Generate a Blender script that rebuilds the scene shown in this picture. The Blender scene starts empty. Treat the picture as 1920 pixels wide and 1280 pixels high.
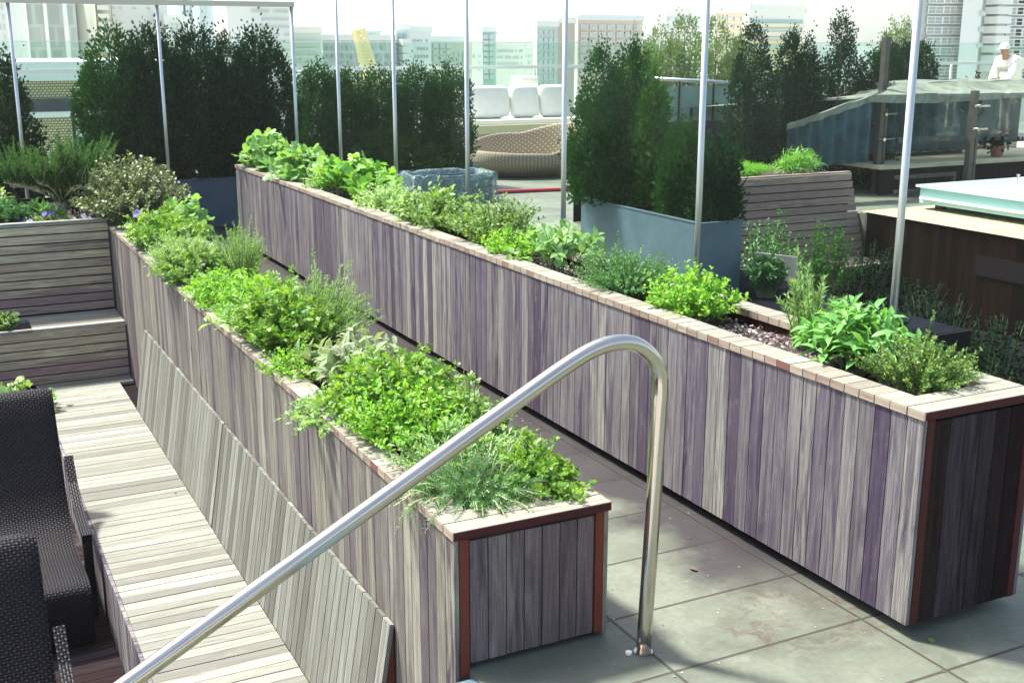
import bpy, math, random
import numpy as np
from mathutils import Vector, Matrix

sc = bpy.context.scene
col = sc.collection
rad = math.radians
rng = np.random.default_rng(7)
random.seed(7)

# ------------------------------------------------------------------ camera
F, PITCH, YAW, CAMZ = 2179.07, 0.247953, 0.466497, 2.46
cp, sp_, cy, sy = math.cos(PITCH), math.sin(PITCH), math.cos(YAW), math.sin(YAW)
FW = Vector((sy * cp, cy * cp, -sp_)); RT = Vector((cy, -sy, 0)); UP = RT.cross(FW)
CAM = Vector((0, 0, CAMZ))


def ray(px, py):
    return RT * ((px - 960) / F) - UP * ((py - 640) / F) + FW


def at(px, py, Y):
    """the point of the place seen at a photograph position, on the vertical plane y = Y"""
    d = ray(px, py)
    return CAM + d * (Y / d.y)


def atz(px, py, z):
    d = ray(px, py)
    return CAM + d * ((z - CAMZ) / d.z)


cd = bpy.data.cameras.new('camera')
cam = bpy.data.objects.new('camera', cd)
col.objects.link(cam)
cd.sensor_width = 36
cd.lens = F / 1920 * 36
cd.clip_start = .05
cd.clip_end = 5000
M3 = Matrix((RT, UP, -FW)).transposed()
cam.matrix_world = Matrix.Translation(CAM) @ M3.to_4x4()
sc.camera = cam

# ------------------------------------------------------------------ light
SUN = Vector((-.30, .46, .90)).normalized()
EL = math.asin(SUN.z)
w = bpy.data.worlds.new('World')
sc.world = w
w.use_nodes = True
nt = w.node_tree
sk = nt.nodes.new('ShaderNodeTexSky')
sk.sky_type = 'NISHITA'
sk.sun_disc = False
sk.sun_elevation = EL
sk.sun_rotation = math.atan2(SUN.x, SUN.y)
sk.dust_density = 3.0
sk.ozone_density = 1.0
bg = nt.nodes['Background']
tint = nt.nodes.new('ShaderNodeMix'); tint.data_type = 'RGBA'; tint.blend_type = 'MULTIPLY'; tint.inputs[0].default_value = 1
tint.inputs[7].default_value = (1.05, 1.01, .98, 1)      # warm, dusty city air
nt.links.new(sk.outputs[0], tint.inputs[6])
nt.links.new(tint.outputs[2], bg.inputs[0])
bg.inputs[1].default_value = .12
sl = bpy.data.lights.new('sun', 'SUN')
sl.energy = 3.9
sl.angle = rad(6)
sl.color = (1, .965, .87)
so = bpy.data.objects.new('sun', sl)
col.objects.link(so)
so.rotation_euler = SUN.to_track_quat('Z', 'Y').to_euler()
so.location = SUN * 60
vs = sc.view_settings
vs.view_transform = 'Standard'
vs.look = 'None'
vs.exposure = 1.6
vs.gamma = 1
sc.cycles.transparent_max_bounces = 24
sc.cycles.max_bounces = 8

# ------------------------------------------------------------------ materials


def mat(name):
    m = bpy.data.materials.new(name)
    m.use_nodes = True
    n = m.node_tree
    return m, n, n.nodes['Principled BSDF']


def N(n, t, **k):
    x = n.nodes.new('ShaderNode' + t)
    for a, b in k.items():
        if a in ('ins',):
            for i, v in b.items():
                x.inputs[i].default_value = v
        else:
            setattr(x, a, b)
    return x


def L(n, a, b):
    n.links.new(a, b)


def ramp(n, fac, stops, interp='LINEAR'):
    r = N(n, 'ValToRGB')
    r.color_ramp.interpolation = interp
    e = r.color_ramp.elements
    while len(e) < len(stops):
        e.new(.5)
    for i, (p, c) in enumerate(stops):
        e[i].position = p
        e[i].color = (*c, 1) if len(c) == 3 else c
    L(n, fac, r.inputs[0])
    return r.outputs[0]


def math_(n, op, a, b=None, c=None):
    x = N(n, 'Math', operation=op)
    for i, v in enumerate((a, b, c)):
        if v is None:
            continue
        if isinstance(v, (int, float)):
            x.inputs[i].default_value = v
        else:
            L(n, v, x.inputs[i])
    return x.outputs[0]


def mix(n, fac, a, b, mode='MIX'):
    x = N(n, 'Mix', data_type='RGBA', blend_type=mode)
    for i, v in ((0, fac), (6, a), (7, b)):
        if isinstance(v, (int, float)):
            x.inputs[i].default_value = v
        elif isinstance(v, tuple):
            x.inputs[i].default_value = (*v, 1)
        else:
            L(n, v, x.inputs[i])
    return x.outputs[2]


def noise(n, vec, scale, detail=4, rough=.55, dist=0):
    x = N(n, 'TexNoise', ins={'Scale': scale, 'Detail': detail, 'Roughness': rough, 'Distortion': dist})
    if vec is not None:
        L(n, vec, x.inputs['Vector'])
    return x.outputs[0]


def bump(n, b, h, strength=.3, dist=.01):
    x = N(n, 'Bump', ins={'Strength': strength, 'Distance': dist})
    L(n, h, x.inputs['Height'])
    L(n, x.outputs[0], b.inputs['Normal'])


def wood(name, tones, dark=(.10, .075, .115), streak=.55, rough=.75, grain=.6, dark2=None, spec=.22):
    """boards: UV runs along (u) and across (v) each board in metres; every board is an island with its own tone"""
    m, n, b = mat(name)
    uv = N(n, 'UVMap').outputs[0]
    rnd = N(n, 'NewGeometry').outputs['Random Per Island']
    sep = N(n, 'SeparateXYZ')
    L(n, uv, sep.inputs[0])

    def vec(su, sv, off):
        c = N(n, 'CombineXYZ')
        L(n, math_(n, 'ADD', math_(n, 'MULTIPLY', sep.outputs[0], su), math_(n, 'MULTIPLY', rnd, off)), c.inputs[0])
        L(n, math_(n, 'ADD', math_(n, 'MULTIPLY', sep.outputs[1], sv), math_(n, 'MULTIPLY', rnd, off * 1.7)), c.inputs[1])
        L(n, math_(n, 'MULTIPLY', rnd, off * .6), c.inputs[2])
        return c.outputs[0]
    tone = ramp(n, math_(n, 'FRACT', math_(n, 'MULTIPLY', rnd, 7.31)), [(i / (len(tones)), t) for i, t in enumerate(tones)], 'LINEAR')
    g1 = noise(n, vec(2.2, 70, 300), 1, 5, .6, .8)
    g2 = noise(n, vec(1.0, 14, 511), 1, 6, .65, 1.6)
    g3 = noise(n, vec(5, 22, 777), 1, 6, .7, .4)
    g4 = noise(n, vec(7, 230, 911), 1, 3, .6)
    s1 = ramp(n, g1, [(.40, (0, 0, 0)), (.57, (1, 1, 1))])
    s2 = ramp(n, g2, [(.45, (0, 0, 0)), (.66, (1, 1, 1))])
    amt = math_(n, 'MULTIPLY', s2, streak)
    amt = math_(n, 'MULTIPLY', amt, math_(n, 'ADD', .35, math_(n, 'FRACT', math_(n, 'MULTIPLY', rnd, 13.7))))
    c = mix(n, amt, tone, dark2 or dark)
    c = mix(n, math_(n, 'MULTIPLY', math_(n, 'SUBTRACT', 1, s1), grain * .55), c, dark)
    c = mix(n, math_(n, 'MULTIPLY', ramp(n, g3, [(.55, (0, 0, 0)), (.75, (1, 1, 1))]), .22), c, tuple(min(1, 1.35 * max(t_[q] for t_ in tones)) for q in range(3)))
    c = mix(n, math_(n, 'MULTIPLY', ramp(n, g4, [(.50, (0, 0, 0)), (.64, (1, 1, 1))]), .42), c, dark)
    L(n, c, b.inputs['Base Color'])
    b.inputs['Roughness'].default_value = rough
    b.inputs['Specular IOR Level'].default_value = spec
    bump(n, b, g1, .25, .004)
    return m


GREY = [(.245, .245, .18), (.155, .14, .125), (.29, .29, .225), (.12, .10, .105), (.215, .21, .155), (.34, .34, .27), (.095, .075, .09), (.26, .255, .19)]
PURP = [(.225, .22, .20), (.125, .105, .132), (.285, .28, .245), (.16, .146, .158), (.335, .333, .285), (.14, .122, .142), (.255, .25, .222), (.072, .055, .078), (.20, .188, .188)]
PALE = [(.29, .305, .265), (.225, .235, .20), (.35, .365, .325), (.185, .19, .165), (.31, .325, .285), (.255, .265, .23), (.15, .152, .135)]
BACK = [tuple(c * .80 for c in t) for t in PALE]  # seat tones dimmed: weaker light on the tilted back, put into colour
WARM = [(.50, .475, .31), (.57, .55, .38), (.32, .26, .22), (.62, .61, .44), (.42, .37, .26), (.53, .50, .33), (.27, .19, .19)]
M = {}
M['wood_grey'] = wood('weathered_wood', GREY, (.055, .038, .055), .75, grain=.8)
M['wood_purple'] = wood('weathered_wood_stained', PURP, (.034, .023, .050), .85, grain=.95)
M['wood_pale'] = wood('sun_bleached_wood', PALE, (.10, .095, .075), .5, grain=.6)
M['wood_back'] = wood('shaded_back_wood', BACK, (.065, .06, .045), .5, grain=.6)
M['wood_cap'] = wood('rim_wood', [(.31, .315, .255), (.24, .24, .185), (.37, .38, .32), (.185, .17, .14), (.28, .28, .225)], (.12, .10, .09), .4)
M['wood_slat'] = wood('slat_wood', WARM, (.13, .08, .09), .75, grain=.75)
M['wood_dark'] = wood('shaded_end_wood', [(.038, .024, .024), (.020, .012, .011), (.050, .036, .034), (.014, .008, .008), (.065, .052, .06)], (.007, .004, .005), .7, grain=.8, spec=.06)  # tall planter end: its shade is put into these dark tones
M['wood_red'] = wood('fresh_red_wood', [(.16, .042, .022), (.135, .034, .02), (.18, .052, .03)], (.12, .03, .02), .3)
M['wood_endface'] = wood('shade_toned_end_wood', [(.20, .165, .155), (.135, .10, .105), (.175, .15, .155), (.11, .078, .08), (.16, .128, .125), (.21, .18, .165)], (.05, .032, .042), .8, grain=.8)  # low planter end: shade on the near face put into the tones
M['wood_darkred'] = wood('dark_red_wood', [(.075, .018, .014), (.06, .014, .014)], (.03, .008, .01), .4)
M['wood_end'] = wood('cut_end_wood', [(.33, .28, .21), (.30, .24, .19), (.38, .35, .27), (.17, .075, .06), (.35, .31, .24), (.32, .27, .21), (.37, .33, .25)], (.14, .06, .06), .3)
M['wood_brown'] = wood('brown_deck_wood', [(.011, .003, .002), (.004, .002, .0015), (.018, .005, .003), (.016, .007, .005)], (.003, .0015, .0015), .8, spec=.02, rough=.95)  # near-black: the deck side's shade is put into the tones


def plain(name, c, rough=.6, metal=0, spec=.5, var=0, scale=6, bumps=0):
    m, n, b = mat(name)
    b.inputs['Roughness'].default_value = rough
    b.inputs['Metallic'].default_value = metal
    b.inputs['Specular IOR Level'].default_value = spec
    if var:
        tc = N(n, 'TexCoord').outputs['Object']
        f = noise(n, tc, scale, 6)
        c2 = tuple(max(0, x * (1 - var)) for x in c)
        c3 = tuple(min(1, x * (1 + var * .6)) for x in c)
        L(n, ramp(n, f, [(.3, c2), (.7, c3)]), b.inputs['Base Color'])
        if bumps:
            bump(n, b, noise(n, tc, scale * 8, 5), bumps, .01)
    else:
        b.inputs['Base Color'].default_value = (*c, 1)
    return m


M['liner'] = plain('dark_gap', (.012, .008, .010), .95, spec=.05)
M['soil'] = plain('soil', (.045, .03, .03), .95, var=.5, scale=40, bumps=.6)
M['zinc'] = plain('blue_grey_zinc', (.05, .075, .13), .5, var=.28, scale=3)
M['zinc_light'] = plain('blue_grey_zinc_light', (.085, .145, .175), .4, var=.22, scale=4)
M['white'] = plain('white_paint', (.8, .8, .74), .5)
M['cushion'] = plain('white_canvas', (.82, .80, .72), .9, var=.06)
M['yellow'] = plain('pale_yellow_base', (.72, .66, .36), .7)
M['black'] = plain('black_metal', (.015, .015, .018), .4)
M['iron'] = plain('brown_iron', (.05, .045, .04), .5, var=.4, scale=8)
M['hose'] = plain('red_hose', (.33, .02, .03), .45)
M['terracotta'] = plain('terracotta', (.25, .09, .05), .8, var=.2)
M['bark'] = plain('bark', (.13, .09, .06), .9, var=.4, scale=20)
M['twig'] = plain('green_stem', (.12, .16, .06), .7)
M['twig_pale'] = plain('pale_stem', (.42, .36, .24), .8)
M['plate'] = plain('brushed_plate', (.45, .44, .40), .45, .3, var=.12, scale=9)
M['aqua'] = plain('aqua_panel', (.33, .55, .55), .12, spec=.8)
M['dark_wall'] = plain('dark_wall', (.03, .028, .035), .8)


def steel():
    m, n, b = mat('brushed_steel')
    uv = N(n, 'UVMap').outputs[0]
    mp = N(n, 'Mapping', ins={'Scale': (3, 160, 1)})
    L(n, uv, mp.inputs[0])
    f = noise(n, mp.outputs[0], 1, 4)
    b.inputs['Metallic'].default_value = 1
    L(n, ramp(n, f, [(.3, (.46, .42, .37)), (.7, (.62, .575, .50))]), b.inputs['Base Color'])
    L(n, ramp(n, f, [(.3, (.13, .13, .13)), (.7, (.22, .22, .22))]), b.inputs['Roughness'])
    return m


M['steel'] = steel()
M['post'] = plain('satin_steel', (.50, .53, .53), .35, .8)


def glass(name, tint, f=1.0, dirt=.02):
    m, n, b = mat(name)
    n.nodes.remove(b)
    out = n.nodes['Material Output']
    tr = N(n, 'BsdfTransparent', ins={0: (*tint, 1)})
    gl = N(n, 'BsdfGlossy', ins={0: (1, 1, 1, 1), 'Roughness': .02})
    df = N(n, 'BsdfDiffuse', ins={0: (.75, .85, .82, 1)})
    lw = N(n, 'LayerWeight', ins={0: .5})
    fr = math_(n, 'ADD', .035, math_(n, 'MULTIPLY', .9, math_(n, 'POWER', lw.outputs['Facing'], 5)))
    m1 = N(n, 'MixShader')
    m2 = N(n, 'MixShader')
    L(n, math_(n, 'MULTIPLY', fr, f), m1.inputs[0])
    L(n, tr.outputs[0], m1.inputs[1])
    L(n, gl.outputs[0], m1.inputs[2])
    tc = N(n, 'TexCoord').outputs['Object']
    d = noise(n, tc, 1.3, 5)
    L(n, math_(n, 'MULTIPLY', d, dirt * 2), m2.inputs[0])
    L(n, m1.outputs[0], m2.inputs[1])
    L(n, df.outputs[0], m2.inputs[2])
    L(n, m2.outputs[0], out.inputs[0])
    return m


M['glass'] = glass('clear_glass', (.95, .985, .965), .07, .001)
M['glass_green'] = glass('green_glass', (.88, .965, .93), .5, .03)
M['glass_teal'] = glass('teal_glass', (.25, .52, .5), 1, .25)


def cloth_clear(name, c, alpha, rough=.6, scale=6, b_s=.5):
    m, n, b = mat(name)
    tc = N(n, 'TexCoord').outputs['Object']
    f = noise(n, tc, scale, 6, .6, 1.5)
    L(n, ramp(n, f, [(.3, tuple(x * .6 for x in c)), (.7, tuple(min(1, x * 1.5) for x in c))]), b.inputs['Base Color'])
    b.inputs['Roughness'].default_value = rough
    L(n, ramp(n, f, [(.3, (alpha - .12,) * 3), (.7, (min(1, alpha + .18),) * 3)]), b.inputs['Alpha'])
    bump(n, b, noise(n, tc, scale * 2, 5, .6, 2), b_s, .03)
    return m


M['plastic'] = cloth_clear('clear_blue_plastic', (.22, .32, .33), .45, .2, 6, 1)
M['canopy'] = cloth_clear('blue_grey_mesh', (.13, .155, .12), .95, .8, 2, .2)
M['curtain'] = cloth_clear('blue_mesh_curtain', (.010, .048, .060), .9, .8, 2, .2)


def floor_mat(name, c1, c2, wet, bw=1.0, bh=.49, ox=.5, oy=.42, mort=(.035, .028, .024), stains=True, dull=False):
    m, n, b = mat(name)
    tc = N(n, 'TexCoord').outputs['Object']
    mp = N(n, 'Mapping', ins={'Location': (ox, oy, 0)})
    L(n, tc, mp.inputs[0])
    br = N(n, 'TexBrick', offset=0.0, squash=1.0, ins={'Scale': 1.0, 'Mortar Size': .009, 'Mortar Smooth': .25, 'Brick Width': bw, 'Row Height': bh, 'Bias': 0.0,
                                                     'Color1': (0, 0, 0, 1), 'Color2': (1, 1, 1, 1), 'Mortar': (.5, .5, .5, 1)})
    L(n, mp.outputs[0], br.inputs['Vector'])
    tone = mix(n, br.outputs[0], c1, c2)
    f1 = noise(n, tc, 1.6, 8, .65, .4)
    f2 = noise(n, tc, 28, 6, .7)
    f3 = noise(n, tc, 7, 6, .7, .6)
    c = mix(n, ramp(n, f1, [(.42, (0, 0, 0)), (.66, (1, 1, 1))]), tone, tuple(x * .72 for x in c1))
    c = mix(n, math_(n, 'MULTIPLY', ramp(n, f2, [(.35, (1, 1, 1)), (.65, (0, 0, 0))]), .35), c, tuple(x * .5 for x in c1))
    c = mix(n, math_(n, 'MULTIPLY', ramp(n, f3, [(.55, (0, 0, 0)), (.72, (1, 1, 1))]), .3), c, (.24, .26, .22) if not dull else (.03, .03, .04))
    rough = ramp(n, f1, [(.35, (.7,) * 3), (.65, (.55,) * 3)])
    if stains:
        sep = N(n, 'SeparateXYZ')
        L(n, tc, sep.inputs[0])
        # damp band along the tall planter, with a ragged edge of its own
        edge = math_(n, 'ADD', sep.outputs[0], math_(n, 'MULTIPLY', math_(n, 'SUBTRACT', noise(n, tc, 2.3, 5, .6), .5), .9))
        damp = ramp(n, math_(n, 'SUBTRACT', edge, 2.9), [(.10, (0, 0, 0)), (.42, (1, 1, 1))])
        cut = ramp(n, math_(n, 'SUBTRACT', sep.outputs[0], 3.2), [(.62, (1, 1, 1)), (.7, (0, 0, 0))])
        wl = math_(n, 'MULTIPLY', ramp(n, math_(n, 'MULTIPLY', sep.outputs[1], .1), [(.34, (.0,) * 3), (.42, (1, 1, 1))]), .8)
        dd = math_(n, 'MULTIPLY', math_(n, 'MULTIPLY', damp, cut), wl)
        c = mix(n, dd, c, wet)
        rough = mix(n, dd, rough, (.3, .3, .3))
        # rust-brown leaf stain by the corner of the tall planter
        vd = N(n, 'VectorMath', operation='DISTANCE')
        wv = N(n, 'VectorMath', operation='ADD')
        nz = N(n, 'TexNoise', ins={'Scale': 4, 'Detail': 5})
        L(n, tc, nz.inputs['Vector'])
        L(n, tc, wv.inputs[0])
        sc2 = N(n, 'VectorMath', operation='SCALE', ins={'Scale': .45})
        L(n, nz.outputs[1], sc2.inputs[0])
        L(n, sc2.outputs[0], wv.inputs[1])
        L(n, wv.outputs[0], vd.inputs[0])
        vd.inputs[1].default_value = (3.50, 3.86, .10)
        ring = ramp(n, vd.outputs['Value'], [(.0, (0, 0, 0)), (.30, (1, 1, 1)), (.33, (.6, .6, .6)), (.42, (0, 0, 0))])
        c = mix(n, math_(n, 'MULTIPLY', math_(n, 'MULTIPLY', ring, ramp(n, noise(n, tc, 9, 5, .7, 1.2), [(.45, (0, 0, 0)), (.62, (1, 1, 1))])), .6), c, (.06, .025, .02))
    c = mix(n, math_(n, 'MULTIPLY', br.outputs[1], .85), c, mort)
    L(n, c, b.inputs['Base Color'])
    L(n, rough, b.inputs['Roughness'])
    b.inputs['Specular IOR Level'].default_value = .0 if dull else .35
    h = math_(n, 'SUBTRACT', math_(n, 'MULTIPLY', f2, .15), br.outputs[1])
    bump(n, b, h, .35, .006)
    return m


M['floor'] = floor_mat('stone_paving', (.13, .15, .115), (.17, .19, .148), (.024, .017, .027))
M['pit'] = plain('shade_black_floor', (.006, .006, .009), .9, spec=.1, var=.4, scale=3)  # shade of the sunken court put into a near-black floor colour


def leafm(name, tones, trans=.35, rough=.5):
    m, n, b = mat(name)
    rnd = N(n, 'NewGeometry').outputs['Random Per Island']
    c = ramp(n, rnd, [(i / max(1, len(tones) - 1), t) for i, t in enumerate(tones)])
    L(n, c, b.inputs['Base Color'])
    b.inputs['Roughness'].default_value = rough
    b.inputs['Specular IOR Level'].default_value = .35 if rough < .8 else .02
    tl = N(n, 'BsdfTranslucent')
    L(n, mix(n, 1.0, c, (1.75, 1.6, .75), 'MULTIPLY'), tl.inputs[0])
    ms = N(n, 'MixShader', ins={0: trans})
    L(n, b.outputs[0], ms.inputs[1])
    L(n, tl.outputs[0], ms.inputs[2])
    L(n, ms.outputs[0], n.nodes['Material Output'].inputs[0])
    return m


M['lf_parsley'] = leafm('parsley_leaf', [(.035, .11, .015), (.12, .29, .035), (.23, .40, .06), (.08, .22, .025), (.25, .37, .09)], .32)
M['lf_lime'] = leafm('lime_leaf', [(.08, .25, .02), (.17, .41, .035), (.24, .47, .05), (.12, .34, .03), (.27, .44, .08)])
M['lf_rosemary'] = leafm('rosemary_leaf', [(.13, .27, .08), (.22, .38, .14), (.17, .32, .11), (.29, .44, .19)], .3)
M['lf_rosemary_dark'] = leafm('dark_rosemary_leaf', [(.03, .095, .025), (.055, .16, .035), (.02, .07, .022), (.09, .21, .05)], .25, .85)
M['lf_sage'] = leafm('sage_leaf', [(.20, .30, .14), (.27, .36, .20), (.17, .24, .13), (.24, .27, .19)], .25, .7)
M['lf_silver'] = leafm('silver_leaf', [(.22, .40, .14), (.31, .48, .22), (.17, .33, .09)], .3)
M['lf_green'] = leafm('green_leaf', [(.035, .10, .02), (.13, .26, .06), (.23, .36, .13), (.08, .19, .04), (.24, .37, .10)])
M['lf_squash'] = leafm('broad_leaf', [(.14, .30, .10), (.19, .36, .14), (.11, .27, .06), (.25, .42, .13)], .4)
M['lf_grape'] = leafm('yellow_green_leaf', [(.16, .38, .05), (.21, .42, .06), (.11, .31, .06), (.13, .35, .05)], .3)
M['lf_broadsage'] = leafm('long_sage_leaf', [(.10, .30, .07), (.16, .38, .10), (.13, .33, .08)], .3)
M['lf_thyme'] = leafm('thyme_leaf', [(.05, .16, .05), (.09, .24, .08), (.13, .29, .10)], .25)
M['lf_bush'] = leafm('variegated_leaf', [(.07, .13, .035), (.13, .20, .06), (.20, .26, .11), (.11, .13, .06), (.28, .31, .19)], .12)
M['lf_arb'] = leafm('evergreen_spray', [(.010, .042, .016), (.022, .08, .024), (.045, .13, .024), (.014, .055, .03), (.028, .095, .022)], .2, .85)
M['lf_arb_deep'] = leafm('deep_evergreen_spray', [(.004, .018, .012), (.009, .034, .016), (.018, .06, .02), (.005, .022, .018), (.012, .045, .018), (.035, .11, .03)], .14, .85)
M['lf_arb_light'] = leafm('light_evergreen_spray', [(.05, .14, .03), (.07, .18, .035), (.04, .12, .03)], .25, .85)
M['lf_olive'] = leafm('olive_leaf', [(.12, .20, .07), (.18, .27, .10), (.15, .23, .09)], .2)
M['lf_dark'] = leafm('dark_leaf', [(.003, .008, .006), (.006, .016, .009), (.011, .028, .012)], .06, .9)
M['lf_grass'] = leafm('bright_grass', [(.16, .42, .03), (.22, .50, .04), (.12, .36, .03)], .35)
M['petal_purple'] = leafm('purple_petal', [(.10, .04, .55), (.15, .07, .65), (.08, .03, .45)], .3)
M['petal_white'] = leafm('white_petal', [(.7, .68, .66), (.8, .78, .74), (.65, .6, .62)], .3)
M['petal_pale'] = leafm('pale_petal', [(.55, .55, .75), (.7, .7, .8), (.4, .4, .7)], .3)


def wicker(name, c1, c2, gap, w_=.022, h_=.011, rough=.4):
    m, n, b = mat(name)
    uv = N(n, 'UVMap').outputs[0]
    br = N(n, 'TexBrick', offset=.5, ins={'Scale': 1.0, 'Mortar Size': h_ * .16, 'Mortar Smooth': .9, 'Brick Width': w_, 'Row Height': h_, 'Color1': (*c1, 1), 'Color2': (*c2, 1), 'Mortar': (*gap, 1)})
    L(n, uv, br.inputs['Vector'])
    L(n, br.outputs[0], b.inputs['Base Color'])
    b.inputs['Roughness'].default_value = rough
    bump(n, b, math_(n, 'SUBTRACT', 1, br.outputs[1]), .9, .006)
    return m


def weave(name, lo_, hi_, a, b_, rough):
    m, n, b = mat(name)
    uv = N(n, 'UVMap').outputs[0]
    sep = N(n, 'SeparateXYZ'); L(n, uv, sep.inputs[0])
    u, v = math_(n, 'DIVIDE', sep.outputs[0], a), math_(n, 'DIVIDE', sep.outputs[1], b_)
    par_ = math_(n, 'MODULO', math_(n, 'ADD', math_(n, 'FLOOR', u), math_(n, 'ADD', math_(n, 'FLOOR', v), 4000)), 2)
    hu = math_(n, 'SINE', math_(n, 'MULTIPLY', math_(n, 'FRACT', u), math.pi))
    hv = math_(n, 'SINE', math_(n, 'MULTIPLY', math_(n, 'FRACT', v), math.pi))
    h = math_(n, 'ADD', math_(n, 'MULTIPLY', math_(n, 'MULTIPLY', par_, hu), math_(n, 'ADD', .3, math_(n, 'MULTIPLY', hv, .7))), math_(n, 'MULTIPLY', math_(n, 'MULTIPLY', math_(n, 'SUBTRACT', 1, par_), hv), .35))
    L(n, ramp(n, h, [(.1, lo_), (.55, tuple((x + y) / 2.6 for x, y in zip(lo_, hi_))), (.95, hi_)]), b.inputs['Base Color'])  # paler strand crowns, darker crevices: highlights and shade put into the colour
    b.inputs['Roughness'].default_value = rough
    b.inputs['Specular IOR Level'].default_value = .18
    bump(n, b, h, .8, .006)
    return m


M['wicker_tan'] = weave('tan_wicker', (.20, .165, .115), (.50, .445, .33), .06, .045, .7)
M['wicker_dark'] = weave('dark_wicker', (.001, .0008, .0018), (.017, .014, .027), .019, .016, .5)


def masonry(name, c1, c2, mo, bw, bh, ms, rough=.9):
    m, n, b = mat(name)
    tc = N(n, 'TexCoord').outputs['Object']
    mp = N(n, 'Mapping', ins={'Rotation': (rad(90), 0, 0)})
    L(n, tc, mp.inputs[0])
    br = N(n, 'TexBrick', ins={'Scale': 1.0, 'Mortar Size': ms, 'Brick Width': bw, 'Row Height': bh, 'Color1': (*c1, 1), 'Color2': (*c2, 1), 'Mortar': (*mo, 1)})
    L(n, mp.outputs[0], br.inputs['Vector'])
    L(n, br.outputs[0], b.inputs['Base Color'])
    b.inputs['Roughness'].default_value = rough
    return m


M['brick_tan'] = masonry('tan_blocks', (.62, .55, .30), (.55, .47, .25), (.16, .12, .05), .10, .07, .013)
M['brick_grey'] = masonry('grey_brick', (.46, .46, .41), (.52, .51, .45), (.58, .58, .53), .5, .25, .03)
M['brick_orange'] = masonry('orange_brick', (.72, .56, .42), (.75, .59, .45), (.78, .66, .54), .8, .4, .03)
M['curtainwall'] = masonry('curtain_wall', (.38, .43, .40), (.43, .48, .44), (.52, .56, .52), 1.1, 1.9, .14, .3)
M['curtainwall2'] = masonry('striped_glass', (.42, .48, .44), (.46, .52, .48), (.55, .6, .56), .9, 3.2, .12, .3)
for nm, c in dict(b_white=(.82, .82, .76), b_cream=(.78, .72, .56), b_blue=(.62, .70, .74), b_teal=(.36, .52, .50), b_brown=(.52, .43, .35), b_green=(.58, .68, .60), b_tan=(.66, .58, .45), w_dark=(.36, .42, .41), w_mid=(.54, .61, .59), w_blue=(.58, .66, .68), b_yellow=(.8, .66, .3)).items():  # facades and windows paled: distance haze put into their colours
    M[nm] = plain('facade_' + {'b_white': 'white', 'b_cream': 'cream', 'b_blue': 'blue', 'b_teal': 'teal', 'b_brown': 'brown', 'b_green': 'green', 'b_tan': 'tan', 'w_dark': 'dark_window', 'w_mid': 'window', 'w_blue': 'blue_window', 'b_yellow': 'yellow'}[nm], c, .4 if nm[0] == 'w' else .8)
M['crane'] = plain('yellow_crane_paint', (.82, .72, .38), .5)
M['skin'] = plain('skin', (.55, .29, .17), .6)

# ------------------------------------------------------------------ mesh building


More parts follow.
